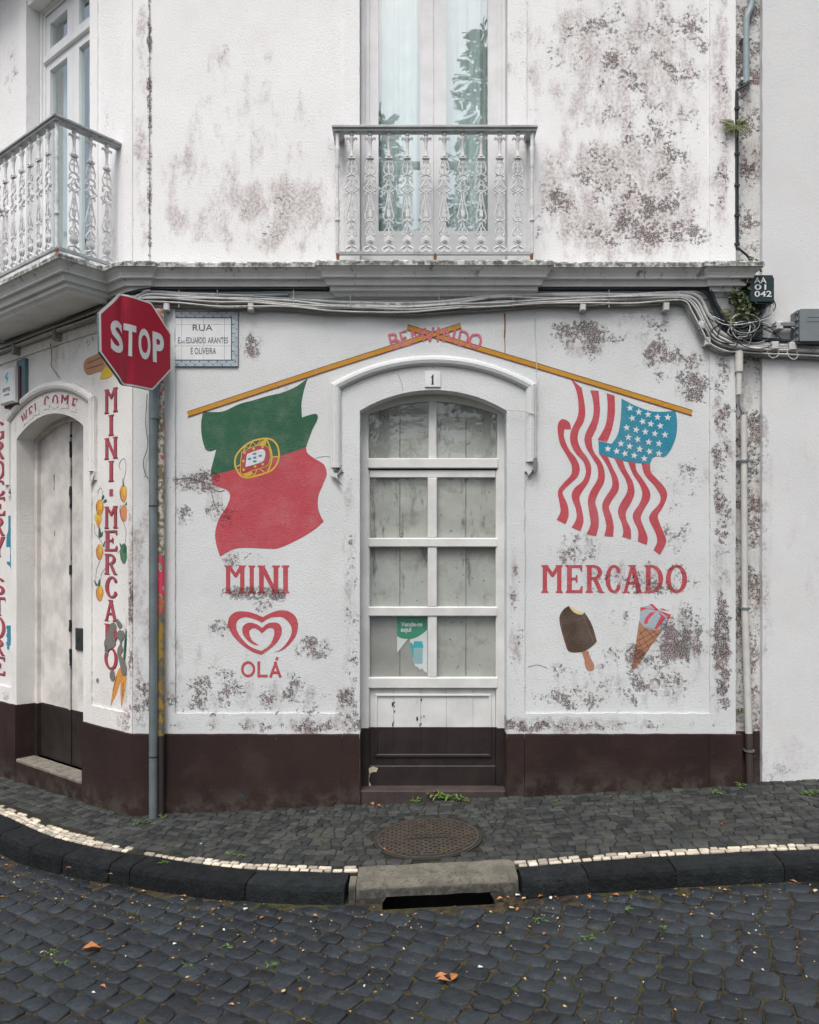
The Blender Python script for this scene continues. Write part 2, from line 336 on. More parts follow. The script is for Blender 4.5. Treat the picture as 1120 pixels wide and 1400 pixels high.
simple('bark', (.09, .065, .045, 1), .9, var=.3, bump=.5)
simple('moss', (.07, .085, .02, 1), .95, var=.4, scale=40, bump=.6)
simple('litter', (.62, .62, .60, 1), .7)

# ------------------------------------------------------------------ mesh helpers
class G:
    def __init__(s): s.v = []; s.f = []
    def add(s, vs, fs):
        k = len(s.v); s.v += [Vector(x) for x in vs]; s.f += [tuple(i + k for i in q) for q in fs]; return s
    def box(s, fr, a0, a1, z0, z1, o0, o1):
        vs = [fr(a, z, o) for o in (o0, o1) for z in (z0, z1) for a in (a0, a1)]
        return s.add(vs, [(0, 1, 3, 2), (4, 6, 7, 5), (0, 4, 5, 1), (2, 3, 7, 6), (0, 2, 6, 4), (1, 5, 7, 3)])
    def bevbox(s, fr, a0, a1, z0, z1, o0, o1, b=.004):
        # box with chamfered front edges
        L0 = [(a0, z0), (a1, z0), (a1, z1), (a0, z1)]; L1 = [(a0 + b, z0 + b), (a1 - b, z0 + b), (a1 - b, z1 - b), (a0 + b, z1 - b)]
        vs = [fr(a, z, o0) for a, z in L0] + [fr(a, z, o1 - b) for a, z in L0] + [fr(a, z, o1) for a, z in L1]
        fs = [(3, 2, 1, 0), (8, 9, 10, 11)]
        for r in (0, 4):
            for i in range(4): j = (i + 1) % 4; fs.append((r + i, r + j, r + 4 + j, r + 4 + i))
        return s.add(vs, fs)
    def plate(s, fr, loops, o1, o0=None):
        # filled outline (first loop) with holes, optional thickness from o0 to o1
        pts = [p for l in loops for p in l]
        tr = tessellate_polygon([[Vector((p[0], p[1], 0)) for p in l] for l in loops])
        k = len(s.v); nn = len(pts)
        s.v += [fr(p[0], p[1], o1) for p in pts]
        for t in tr:
            a, b, c = (pts[i] for i in t)
            ar = (b[0] - a[0]) * (c[1] - a[1]) - (b[1] - a[1]) * (c[0] - a[0])
            if abs(ar) < 1e-12: continue
            s.f.append(tuple(k + i for i in (t if ar > 0 else t[::-1])))
        if o0 is not None:
            s.v += [fr(p[0], p[1], o0) for p in pts]; st = 0
            for l in loops:
                m = len(l)
                ar = sum(l[i][0] * l[(i + 1) % m][1] - l[(i + 1) % m][0] * l[i][1] for i in range(m))
                for i in range(m):
                    a, b = k + st + i, k + st + (i + 1) % m
                    q = (a, a + nn, b + nn, b)
                    first = l is loops[0]
                    s.f.append(q if (ar > 0) == first else q[::-1])
                st += m
        return s
    def tube(s, pts, r, n=8, cap=True):
        pts = [Vector(p) for p in pts]; m = len(pts); k = len(s.v)
        t0 = (pts[1] - pts[0]).normalized(); up = Vector((0, 0, 1)) if abs(t0.z) < .9 else Vector((1, 0, 0))
        u = t0.cross(up).normalized()
        for i, p in enumerate(pts):
            t = (pts[min(i + 1, m - 1)] - pts[max(i - 1, 0)]).normalized()
            u = (u - t * u.dot(t)).normalized(); v = t.cross(u); rr = r[i] if isinstance(r, (list, tuple)) else r
            for j in range(n):
                a = 2 * math.pi * j / n; s.v.append(p + (u * math.cos(a) + v * math.sin(a)) * rr)
        for i in range(m - 1):
            for j in range(n):
                a = k + i * n + j; b = k + i * n + (j + 1) % n; s.f.append((a, b, b + n, a + n))
        if cap:                                    # caps on vertices of their own, so that the sides shade evenly
            e = len(s.v); s.v += [s.v[k + j].copy() for j in range(n)] + [s.v[k + (m - 1) * n + j].copy() for j in range(n)]
            s.f.append(tuple(e + j for j in range(n))[::-1]); s.f.append(tuple(e + n + j for j in range(n)))
        return s
    def sweep(s, fr, path, prof, closed=False):
        # profile (n, o): n across the path (left of travel), o outward; path in facade drawing units, mitred
        k = len(s.v); m = len(path); q = len(prof)
        for i, p in enumerate(path):
            a = Vector(path[i - 1]) if i > 0 else None; b = Vector(path[i + 1]) if i < m - 1 else None; p = Vector(p)
            d1 = (p - a).normalized() if a is not None else None; d2 = (b - p).normalized() if b is not None else None
            if d1 is None: d1 = d2
            if d2 is None: d2 = d1
            n1 = Vector((-d1.y, d1.x)); n2 = Vector((-d2.y, d2.x)); nn = (n1 + n2).normalized(); nn /= max(.35, nn.dot(n1))
            for (w_, o) in prof:
                c = p + nn * w_; s.v.append(fr(c.x, c.y, o))
        for i in range(m - 1):
            for j in range(q - 1): a = k + i * q + j; s.f.append((a, a + 1, a + q + 1, a + q))
        s.f.append(tuple(k + j for j in range(q))); s.f.append(tuple(k + (m - 1) * q + j for j in range(q))[::-1])
        return s
    def plansweep(s, path, prof):
        # profile (out, z) carried along a plan polyline (x, y); 'out' is to the right-hand side of travel
        k = len(s.v); m = len(path); q = len(prof)
        for i, p in enumerate(path):
            p = Vector(p[:2]); a = Vector(path[i - 1][:2]) if i else None; b = Vector(path[i + 1][:2]) if i < m - 1 else None
            d1 = (p - a).normalized() if a is not None else None; d2 = (b - p).normalized() if b is not None else None
            d1 = d1 or d2; d2 = d2 or d1
            n1 = Vector((d1.y, -d1.x)); n2 = Vector((d2.y, -d2.x)); nn = (n1 + n2).normalized(); nn /= max(.3, nn.dot(n1))
            for (w_, z) in prof: c = p + nn * w_; s.v.append(Vector((c.x, c.y, z)))
        for i in range(m - 1):
            for j in range(q - 1): a = k + i * q + j; s.f.append((a, a + q, a + q + 1, a + 1))
        s.f.append(tuple(k + j for j in range(q))); s.f.append(tuple(k + (m - 1) * q + j for j in range(q))[::-1])
        return s
    def lathe(s, c, prof, n=12, ax=None):
        k = len(s.v); c = Vector(c)
        for (r, z) in prof:
            for j in range(n): a = 2 * math.pi * j / n; s.v.append(c + Vector((r * math.cos(a), r * math.sin(a), z)))
        for i in range(len(prof) - 1):
            for j in range(n): a = k + i * n + j; b = k + i * n + (j + 1) % n; s.f.append((a, b, b + n, a + n))
        e = len(s.v); l0 = k + (len(prof) - 1) * n; s.v += [s.v[k + j].copy() for j in range(n)] + [s.v[l0 + j].copy() for j in range(n)]
        s.f.append(tuple(e + j for j in range(n))[::-1]); s.f.append(tuple(e + n + j for j in range(n)))
        return s
WL = {}                                        # world location of every object made
def mk(name, g, mat, parent=None, smooth=False, base=False, tones=None):
    if not g.v: return None
    lo = Vector((min(v.x for v in g.v), min(v.y for v in g.v), min(v.z for v in g.v))); hi = Vector((max(v.x for v in g.v), max(v.y for v in g.v), max(v.z for v in g.v)))
    c = (lo + hi) / 2
    if base: c.z = lo.z
    me = bpy.data.meshes.new(name); me.from_pydata([v - c for v in g.v], [], g.f); me.update()
    me.materials.append(MATS[mat])
    if smooth:
        for p in me.polygons: p.use_smooth = len(p.vertices) <= 4
    if tones is not None:
        at = me.attributes.new('tone', 'FLOAT', 'POINT')
        at.data.foreach_set('value', tones if isinstance(tones, list) else [tones] * len(g.v))
    o = bpy.data.objects.new(name, me); col.objects.link(o); WL[o] = c
    if parent is not None: o.parent = parent; o.location = c - WL[parent]
    else: o.location = c
    return o
def thing(name, loc, label, cat, group=None):
    o = bpy.data.objects.new(name, None); o.empty_display_size = .1; col.objects.link(o); o.location = loc; WL[o] = Vector(loc)
    return tag(o, label, cat, group)
def tag(o, label, cat, group=None):
    o['label'] = label; o['category'] = cat
    if group: o['group'] = group
    return o
def structure(o): o['kind'] = 'structure'; return o
def stuff(o): o['kind'] = 'stuff'; return o
def rough(loop, step=.03, amp=.002, seed=0):
    out = []; m = len(loop)
    for i in range(m):
        a = Vector(loop[i]); b = Vector(loop[(i + 1) % m]); L = (b - a).length; k = max(1, int(L / step)); nv = Vector((-(b - a).y, (b - a).x)) / max(L, 1e-6)
        for j in range(k):
            p = a.lerp(b, j / k)
            if j: p = p + nv * amp * 2 * noise.noise(Vector((p.x * 23, p.y * 23, seed + i * 3.1)))
            out.append((p.x, p.y))
    return out
def rect(a0, z0, a1, z1): return [(a0, z0), (a1, z0), (a1, z1), (a0, z1)]
def smoothloop(pts, k=6):
    # closed Catmull-Rom through points; a point flagged with a third value is a sharp corner
    out = []; m = len(pts)
    for i in range(m):
        p1, p2 = pts[i], pts[(i + 1) % m]; p0 = pts[i - 1] if len(p1) < 3 else p1; p3 = pts[(i + 2) % m] if len(p2) < 3 else p2
        for j in range(k):
            t = j / k
            out.append(tuple(.5 * (2 * p1[c] + (p2[c] - p0[c]) * t + (2 * p0[c] - 5 * p1[c] + 4 * p2[c] - p3[c]) * t * t + (3 * p1[c] - p0[c] - 3 * p2[c] + p3[c]) * t ** 3) for c in (0, 1)))
    return out
def smoothline(pts, k=6):
    out = []; m = len(pts); dim = len(pts[0])
    for i in range(m - 1):
        p0, p1, p2, p3 = pts[max(i - 1, 0)], pts[i], pts[i + 1], pts[min(i + 2, m - 1)]
        for j in range(k):
            t = j / k
            out.append(tuple(.5 * (2 * p1[c] + (p2[c] - p0[c]) * t + (2 * p0[c] - 5 * p1[c] + 4 * p2[c] - p3[c]) * t * t + (3 * p1[c] - p0[c] - 3 * p2[c] + p3[c]) * t ** 3) for c in range(dim)))
    out.append(tuple(pts[-1])); return out
def ribbon(pts, w):
    # outline of a stroke along a 2-D polyline, width constant or per point
    L = []; Rr = []; m = len(pts)
    for i, p in enumerate(pts):
        a = Vector(pts[max(i - 1, 0)][:2]); b = Vector(pts[min(i + 1, m - 1)][:2]); d = (b - a).normalized(); n_ = Vector((-d.y, d.x))
        ww = (w[i] if isinstance(w, list) else w) / 2; q = Vector(p[:2])
        L.append(tuple(q + n_ * ww)); Rr.append(tuple(q - n_ * ww))
    return L, Rr
def strip(g, fr, pts, w, o):
    L, Rr = ribbon(pts, w); k = len(g.v); m = len(pts)
    g.v += [fr(p[0], p[1], o) for p in L] + [fr(p[0], p[1], o) for p in Rr]
    for i in range(m - 1): g.f.append((k + i, k + m + i, k + m + i + 1, k + i + 1))
def F2(pts): return [fp(*p[:2]) + tuple(p[2:]) for p in pts]     # drawing points -> metres
def L2(pts): return [lp(*p[:2]) + tuple(p[2:]) for p in pts]
def text(body, fr, a0, a1, z0, z1, o, bold=0., depth=0., slant=0.):
    cu = bpy.data.curves.new('t', 'FONT'); cu.body = body; cu.offset = bold; cu.resolution_u = 4; cu.fill_mode = 'FRONT'
    ob = bpy.data.objects.new('t', cu); me = bpy.data.meshes.new_from_object(ob)
    vs = [v.co.copy() for v in me.vertices]; x0 = min(v.x for v in vs); x1 = max(v.x for v in vs); y0 = min(v.y for v in vs); y1 = max(v.y for v in vs)
    g = G(); g.add([fr(a0 + (v.x - x0) / (x1 - x0) * (a1 - a0) + slant * (v.y - y0), z0 + (v.y - y0) / (y1 - y0) * (z1 - z0), o) for v in vs], [tuple(p.vertices) for p in me.polygons])
    bpy.data.objects.remove(ob); bpy.data.curves.remove(cu); bpy.data.meshes.remove(me)
    return g
def ell(cx, cz, rx, rz, n=20, rot=0, a0=0, a1=2 * math.pi):
    c, s_ = math.cos(rot), math.sin(rot); out = []
    for i in range(n):
        t = a0 + (a1 - a0) * i / n; x, y = rx * math.cos(t), rz * math.sin(t); out.append((cx + x * c - y * s_, cz + x * s_ + y * c))
    return out

# ---- slab-serif sign writer's letters, unit height, returns (width, [loops])
def stem(x0, x1, y0=0., y1=1., s=.055):
    return [(x0 - s, y0), (x1 + s, y0), (x1 + s, y0 + .03), (x1, y0 + .09), (x1, y1 - .09), (x1 + s, y1 - .03), (x1 + s, y1), (x0 - s, y1), (x0 - s, y1 - .03), (x0, y1 - .09), (x0, y0 + .09), (x0 - s, y0 + .03)]
def arcband(cx, cy, rx, ry, t, a0, a1, n=16, tx=None):
    tx = tx or t; o = []; i_ = []
    for k in range(n + 1):
        a = R(a0 + (a1 - a0) * k / n); o.append((cx + rx * math.cos(a), cy + ry * math.sin(a))); i_.append((cx + (rx - tx) * math.cos(a), cy + (ry - t) * math.sin(a)))
    return o + i_[::-1]
W_ = .17
GLY = {
 'I': (.30, [[stem(.06, .06 + W_ + .01)]]),
 'M': (.84, [[stem(.06, .06 + W_)], [stem(.62, .62 + W_)], [[(.08, 1), (.24, 1), (.44, .74), (.62, 1), (.77, 1), (.49, .58), (.40, .58)]]]),
 'N': (.80, [[stem(.06, .06 + W_)], [stem(.58, .58 + W_)], [[(.06, 1), (.24, 1), (.74, .0), (.58, .0)]]]),
 'E': (.62, [[stem(.06, .06 + W_)], [[(.2, .9), (.5, .9), (.55, .78), (.6, .78), (.6, 1), (.2, 1)]], [[(.2, 0), (.6, 0), (.62, .24), (.56, .24), (.5, .1), (.2, .1)]], [[(.2, .46), (.36, .46), (.38, .38), (.43, .38), (.43, .64), (.38, .64), (.36, .55), (.2, .55)]]]),
 'R': (.72, [[stem(.06, .06 + W_)], [arcband(.30, .74, .32, .26, .09, 90, -90, 14, .16)], [[(.2, .91), (.3, .91), (.3, 1), (.2, 1)]], [[(.2, .48), (.3, .48), (.3, .57), (.2, .57)]], [[(.28, .5), (.44, .5), (.64, .06), (.70, .04), (.70, 0), (.52, 0), (.47, .07)]]]),
 'C': (.62, [[arcband(.36, .5, .32, .51, .10, 42, 318, 26, .17)], [ell(.53, .80, .075, .085, 12)], [ell(.53, .22, .075, .085, 12)]]),
 'A': (.76, [[[(.06, .04), (.0, .03), (.0, 0), (.26, 0), (.26, .03), (.19, .05), (.42, 1), (.32, 1)]], [[(.70, .04), (.76, .03), (.76, 0), (.48, 0), (.48, .03), (.53, .05), (.28, 1), (.46, 1)]], [[(.2, .3), (.55, .3), (.54, .4), (.22, .4)]], [[(.22, .96), (.50, .96), (.50, 1), (.22, 1)]]]),
 'D': (.70, [[stem(.06, .06 + W_)], [arcband(.26, .5, .42, .5, .09, 90, -90, 18, .17)], [[(.18, .91), (.27, .91), (.27, 1), (.18, 1)]], [[(.18, 0), (.27, 0), (.27, .09), (.18, .09)]]]),
 'O': (.74, [[ell(.37, .5, .37, .51, 28), ell(.37, .5, .20, .41, 28)]]),
 'W': (1.0, [[[(0, 1), (.22, 1), (.36, .2), (.28, 0), (.2, 0)]], [[(.5, .8), (.36, 0), (.26, 0), (.44, 1), (.55, 1), (.72, 0), (.62, 0)]], [[(1, 1), (.84, 1), (.62, .2), (.66, 0), (.74, 0)]]]),
 'L': (.6, [[stem(.06, .06 + W_)], [[(.2, 0), (.6, 0), (.62, .26), (.56, .26), (.5, .1), (.2, .1)]]]),
 'G': (.66, [[arcband(.36, .5, .32, .51, .10, 42, 330, 26, .17)], [[(.42, .44), (.68, .44), (.68, .36), (.64, .34), (.64, .06), (.5, .06), (.5, .36), (.42, .38)]]]),
 'Y': (.76, [[[(.0, 1), (.26, 1), (.40, .55), (.52, 1), (.76, 1), (.48, .42), (.30, .42)]], [stem(.30, .47, 0, .52)]]),
 'S': (.6, [[arcband(.30, .73, .28, .28, .11, 20, 270, 20, .15)], [arcband(.30, .28, .28, .28, .11, 90, -160, 20, .15)]]),
 'T': (.7, [[stem(.26, .44)], [[(.04, .88), (.66, .88), (.70, .74), (.70, 1), (0, 1), (0, .74)]]]),
}
def glyph(g, ch, fr, a0, a1, z0, z1, o):
    w_, parts = GLY[ch]
    for k, loops in enumerate(parts):
        g.plate(fr, [[(a0 + x / w_ * (a1 - a0), z0 + y * (z1 - z0)) for x, y in l] for l in loops], o + k * .00025)
def mlist(g, fr, loops, o): g.plate(fr, loops, o)

# ------------------------------------------------------------------ ground heights
def z_pave(x, y): return .05 * x - .006 + .03 * min(y, 0) + .0 * x
def z_road(x, y): return .05 * x - .137 + .006 * max(0, min(-y - 1.2, 2))
def plan_from_drawing(px, py, zf):
    x, y = 0, -1.
    for _ in range(30):
        d = FP * (HC - zf(x, y)) / (py - 765); x = (px - 560) * d / FP; y = d - DC
    return (x, y)
KB = [(0,1113),(36,1129),(71,1143.5),(121,1156),(164,1164),(205,1169.5),(250,1177),(321,1186),(400,1190.5),(474,1192),(590,1189),(704,1185),(795,1177.5),(906,1170),(1041,1163),(1120,1160)]
kb = [plan_from_drawing(x, y, z_pave) for x, y in KB]
a, b = Vector(kb[0]), Vector(kb[2]); d0 = (a - b).normalized(); d0 = (d0 * .6 - Vector(RD[:2]) * .4).normalized()
kb = [tuple(a + d0 * k) for k in (6, 3, 1)] + kb
a, b = Vector(kb[-1]), Vector(kb[-4]); d1 = (a - b).normalized(); kb += [tuple(a + d1 * k) for k in (1, 3, 6)]
# smooth and resample by arc length
kb = smoothline(kb, 10); S = [0.]
for i in range(1, len(kb)): S.append(S[-1] + (Vector(kb[i]) - Vector(kb[i - 1])).length)
def kpt(s, t):
    # point on the pavement: s metres along the kerb line, t metres from it towards the house (negative: towards the road)
    s = max(0, min(S[-1] - 1e-4, s)); lo, hi = 0, len(S) - 1
    while hi - lo > 1:
        m_ = (lo + hi) // 2
        if S[m_] <= s: lo = m_
        else: hi = m_
    f = (s - S[lo]) / (S[hi] - S[lo]); p = Vector(kb[lo]).lerp(Vector(kb[hi]), f)
    def tan(i): return (Vector(kb[min(i + 3, len(kb) - 1)]) - Vector(kb[max(i - 3, 0)])).normalized()
    d = tan(lo).lerp(tan(hi), f).normalized(); return p + Vector((-d.y, d.x)) * t
def s_at_x(x):
    for i in range(1, len(kb)):
        if kb[i - 1][0] <= x <= kb[i][0]: return S[i - 1] + (S[i] - S[i - 1]) * (x - kb[i - 1][0]) / (kb[i][0] - kb[i - 1][0])
    return S[0] if x < kb[0][0] else S[-1]

# ================================================================== LARGE STRUCTURE: the corner building
X0, X1 = CORX, fx(1005); ZT = 6.4; ZP = fz(1003)
bld = thing('corner_building', (0, .3, 0), 'old white plastered corner shop with painted flags and brown plinth', 'building')
XC = fx(592.5)                                         # axis of the front door
def arch(cx, hw, zs, rise, n=14):                      # segmental arch, left springing to right springing
    r = (hw * hw + rise * rise) / (2 * rise); cz = zs + rise - r; a = math.asin(hw / r)
    return [(cx + r * math.sin(-a + 2 * a * i / n), cz + r * math.cos(-a + 2 * a * i / n)) for i in range(n + 1)]
def opening(cx, hw, zb, zs, rise): return [(cx + hw, zb), (cx - hw, zb)] + arch(cx, hw, zs, rise)
HW = .488; ZS = fz(562); RISE = fz(534) - ZS           # front door opening
WZ0, WZ1 = 3.535, 5.95
lc0, lc1 = lp(25, 602), lp(116, 580)
LC = (lc0[0] + lc1[0]) / 2; LHW = (lc1[0] - lc0[0]) / 2; LZS = (lc0[1] + lc1[1]) / 2 + .0
lw0, lw1 = lp(38, 300)[0], lp(125, 300)[0]
SILL = lp(70, 1052)[1]
ZM = 3.45
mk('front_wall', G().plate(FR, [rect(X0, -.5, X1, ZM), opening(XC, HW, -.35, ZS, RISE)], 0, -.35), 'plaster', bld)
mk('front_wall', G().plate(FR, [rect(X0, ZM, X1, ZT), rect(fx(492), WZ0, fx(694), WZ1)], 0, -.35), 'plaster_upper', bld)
mk('side_wall', G().plate(LF, [rect(-7, -.9, 0, ZM), opening(LC, LHW, SILL - .12, LZS, RISE)], 0, -.35), 'plaster_side', bld)
mk('side_wall', G().plate(LF, [rect(-7, ZM, 0, ZT), rect(lw0, WZ0, lw1, WZ1)], 0, -.35), 'plaster_side_upper', bld)
# flat bands of plaster standing proud round the panels
arcO = arch(XC, fx(732) - XC, fz(524.6), fz(487) - fz(524.6), 18)
recess = [(fx(240), fz(975)), (fx(470), fz(975)), (fx(470), fz(645)), (fx(457), fz(645))] + arcO + [(fx(732), fz(645)), (fx(717), fz(645)), (fx(717), fz(975)), (fx(970), fz(975)), (fx(970), fz(409)), (fx(240), fz(409))]
g = G().plate(FR, [[(X0 + .001, ZP - .03), (XC - HW - .002, ZP - .03)] + arch(XC, HW + .002, ZS, RISE + .002) + [(XC + HW + .002, ZP - .03), (X1, ZP - .03), (X1, 3.42), (X0 + .001, 3.42)], rough(recess, .03, .003)], .013, -.01)
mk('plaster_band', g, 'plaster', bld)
for (p0, p1) in ((183, 205), (470, 492), (694, 720), (970, 1005)):
    a0 = X0 + .001 if p0 == 183 else fx(p0)
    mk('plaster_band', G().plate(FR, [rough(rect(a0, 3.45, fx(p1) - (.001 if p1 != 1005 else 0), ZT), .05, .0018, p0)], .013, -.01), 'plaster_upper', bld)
LM = .17                                               # mouldings of the side door lie this far out
lo_arc = arch(LC, LHW + LM, LZS + .18, .18, 18)
lre = [(lp(127, 900)[0], .57), (lp(176, 900)[0], .57), (lp(176, 900)[0], 3.2), (LC - LHW - .62, 3.2), (LC - LHW - .62, .57), (LC - LHW - .10, .57), (LC - LHW - .10, LZS - .40), (LC - LHW - LM, LZS - .40)] + lo_arc + [(LC + LHW + LM, LZS - .40), (LC + LHW + .10, LZS - .40), (LC + LHW + .10, .57)]
lre = [(lp(127, 900)[0] if abs(p[0] - (LC + LHW + .10)) < 1e-6 else p[0], p[1]) for p in lre]
g = G().plate(LF, [[(-7, ZP - .03), (LC - LHW - .002, ZP - .03)] + arch(LC, LHW + .002, LZS, RISE + .002) + [(LC + LHW + .002, ZP - .03), (-.001, ZP - .03), (-.001, 3.42), (-7, 3.42)], rough(lre[1:], .03, .003)], .013, -.01)
mk('plaster_band', g, 'plaster_side', bld)
for (a0, a1) in ((lw0 - .12, lw0), (lw1, lw1 + .10), (-.10, -.002)):
    mk('plaster_band', G().plate(LF, [rough(rect(a0, 3.45, a1, ZT), .06, .0018, a0)], .013, -.01), 'plaster_side_upper', bld)
# plinth
pp = [(-.06, -.55), (.024, -.55), (.024, ZP - .004), (.018, ZP + .002), (-.06, ZP + .002)]
def pl(pts):
    fine = [pts[0]]
    for a, b in zip(pts[:-1], pts[1:]):
        k = max(1, int((b - a).length / .03)); fine += [a.lerp(b, (i + 1) / k) for i in range(k)]
    g = G().plansweep([p[:2] for p in fine], pp)
    for v in g.v:
        if v.z > ZP - .02: v.z += .0045 * noise.noise(Vector((v.x * 7, v.y * 7, 2.))) + .002 * noise.noise(Vector((v.x * 40, v.y * 40, 5.)))
    mk('plinth', g, 'plinth_paint', bld)
pl([LF(LC + LHW, 0), LF(0, 0), FR(fx(468), 0)])
pl([FR(fx(468.6), 0), FR(fx(491.5), 0)]); pl([FR(fx(693), 0), FR(fx(716.4), 0)]); pl([FR(fx(717), 0), FR(fx(967.4), 0)]); pl([FR(fx(968), 0), FR(fx(1008), 0), FR(fx(1008), 0, -.12)])
pl([LF(-7, 0), LF(LC - LHW - .16, 0)]); pl([LF(LC - LHW - .157, 0), LF(LC - LHW, 0)])
# brown return of the paint inside the side door's reveal
for sx in (-1, 1):
    g = G().box(LF, LC + sx * (LHW - .0035), LC + sx * (LHW + .002), SILL, ZP + (.0 if sx > 0 else .0), -.16, .012)
    mk('painted_reveal', g, 'plinth_paint', bld)
for sx in (-1, 1):
    mk('painted_reveal', G().box(FR, XC + sx * (HW - .0035), XC + sx * (HW + .002), -.1, ZP, -.14, .012), 'plinth_paint', bld)
# arch mouldings
prof = [(-.034, .010), (-.034, .026), (-.020, .040), (.0, .046), (.018, .040), (.026, .028), (.034, .024), (.034, .010)]
def archmould(fr, cx, hw, zs, rise, zb0, zb1, mat):
    p = [(cx - hw, zb0)] + arch(cx, hw, zs, rise, 20) + [(cx + hw, zb1)]
    g = G().sweep(fr, p, prof); mk('arch_moulding', g, mat, bld)
    for sx, zb in ((-1, zb0), (1, zb1)):             # broken stub ends
        g = G(); x = cx + sx * hw
        g.plate(fr, [rough([(x - .03, zb + .005), (x + .034, zb + .005), (x + .03, zb - .03), (x + .008, zb - .055), (x - .02 * sx, zb - .09), (x - .03, zb - .05)][::-1], .01, .006, sx)], .024, .008)
        mk('broken_stub', g, mat, bld)
archmould(FR, XC, fx(725.5) - XC, fz(529), fz(493.5) - fz(529), fz(640), fz(632), 'plaster')
archmould(LF, LC, LHW + .135, LZS + .165, .175, LZS - .36, LZS - .34, 'plaster_side')
# cornice, carried round the balcony of the side street
cp = [(-.05, 3.535), (.135, 3.535), (.148, 3.522), (.148, 3.498), (.130, 3.488), (.112, 3.470), (.102, 3.452), (.100, 3.440), (.078, 3.440), (.072, 3.425), (.066, 3.408), (.064, 3.400), (.040, 3.400), (.036, 3.372), (.012, 3.360), (.0, 3.345), (-.05, 3.345)]
BA0, BA1, BO = -1.80, -.235, .325
path = [LF(-7, 0, 0), LF(BA0, 0, 0), LF(BA0, 0, BO), LF(BA1, 0, BO), LF(BA1, 0, .02), LF(-.0, 0, .02)]
# corner point of the two break-outs
path[-1] = Vector((CORX, 0, 0)) + RN * .02 + RD * (.02 * math.tan((math.pi / 2 - TURN) / 2)); path[-1].y = -.02
path += [FR(fx(204), 0, .02), FR(fx(206), 0, 0), FR(fx(457), 0, 0), FR(fx(459), 0, .035), FR(fx(727), 0, .035), FR(fx(729), 0, 0), FR(fx(969), 0, 0), FR(fx(971), 0, .02), FR(fx(1000), 0, .02), FR(fx(1000), 0, -.1)]
cor = mk('cornice', G().plansweep([p[:2] for p in path], cp), 'cornice_stone', bld)
g = G().box(LF, BA0 + .005, BA1 - .005, 3.352, 3.53, -.01, BO - .005); mk('balcony_slab', g, 'cornice_stone', bld)
# roof over the walls, out of frame
g = G().plate(lambda x, y, o: Vector((x, y, o)), [[tuple(LF(-7.1, 0, .3)[:2]), (X0 - .2, -.3), (X1 + .05, -.3), (X1 + .05, 5), tuple((LF(-7.1, 0, .3) + Vector((1.2, 1.6, 0)))[:2])]], 6.5, 6.39); mk('roof', g, 'cornice_stone', bld)

# ---- the front door
ds = (DC + .12) / DC                                     # the leaf stands back in the reveal
def dx(px): return fx(px, -.12)
def dz(py): return fz(py, -.12)
DO = -.12
door = mk('door', G().plate(FR, [[(XC + HW + .03, -.02), (XC - HW - .03, -.02)] + arch(XC, HW + .03, ZS, RISE + .03), [(dx(680), .02), (dx(504), .02)] + [(x * 1., z) for x, z in arch(dx(592), (dx(680) - dx(504)) / 2, dz(566), dz(549) - dz(566), 12)]], DO + .012, DO - .05), 'door_white', bld)
tr = G().bevbox(FR, dx(503), dx(681), dz(640.5), dz(627), DO - .045, DO + .022, .005); mk('transom', tr, 'door_white', door)
cxd = dx(591.5)
pt = arch(dx(592), (dx(680) - dx(504)) / 2 - .012, dz(566), dz(549) - dz(566), 12)
topz = lambda x: pt[min(range(len(pt)), key=lambda i: abs(pt[i][0] - x))][1]
mk('muntin', G().bevbox(FR, dx(586), dx(597), dz(627), topz(cxd) + .01, DO - .04, DO + .006, .004), 'door_white', door)
# leaf
def bar(name, a, b, c, d, o=.0, mat='door_white', bev=.004): return mk(name, G().bevbox(FR, dx(a), dx(b), dz(d), dz(c), DO - .04, DO + o, bev), mat, door)
bar('stile', 496.5, 505.5, 643, 994.5, .006); bar('stile', 678, 688.5, 643, 994.5, .006)
bar('stile', 496.5, 505.5, 995, 1079.5, .006, 'door_brown'); bar('stile', 678, 688.5, 995, 1079.5, .006, 'door_brown')
bar('top_rail', 505.8, 677.7, 643, 653, .004)
for (y0, y1) in ((735.5, 748), (829.5, 842.5), (926, 941)): bar('rail', 502.5, 680.5, y0, y1, .014, bev=.006)
for (y0, y1) in ((653, 735.5), (748, 829.5), (842.5, 926)): bar('muntin', 585, 597.5, y0 + .2, y1 - .2, .008)
for i, (y0, y1) in enumerate(((549, 627), (653, 735.5), (748, 829.5), (842.5, 926))):
    for (x0, x1) in ((505, 585.5), (597, 678.5)):
        if i == 0:
            xs = [dx(x0) + (dx(x1) - dx(x0)) * k / 8 for k in range(9)]
            loop = [(dx(x1), dz(627)), (dx(x0), dz(627))]; loop = [(x0_, dz(627)) for x0_ in (xs[-1], xs[0])] + [(x, topz(x) + .02) for x in xs]
        else: loop = rect(dx(x0), dz(y1), dx(x1), dz(y0))[::-1]
        mk('pane', G().plate(FR, [loop], DO - .014), 'door_glass', door)
        # painted shutter boards right behind the dirty panes, two to a pane
        xm = dx(x0) + (dx(x1) - dx(x0)) * (.52 if x0 < 590 else .50)
        for (q0, q1) in ((dx(x0) - .01, xm - .0015), (xm + .0015, dx(x1) + .01)):
            zt_ = max(z for _, z in loop) + .02 if i == 0 else dz(y0) + .02
            mk('shutter_board', G().bevbox(FR, q0, q1, dz(y1) - .02, zt_, DO - .06, DO - .036, .003), 'shutter_dirty' if not (i == 3 and x0 < 590) else 'poster_backing', door)
mk('shutter_backing', G().box(FR, dx(500), dx(684), dz(1000), dz(530), DO - .085, DO - .066), 'gap_dark', door)
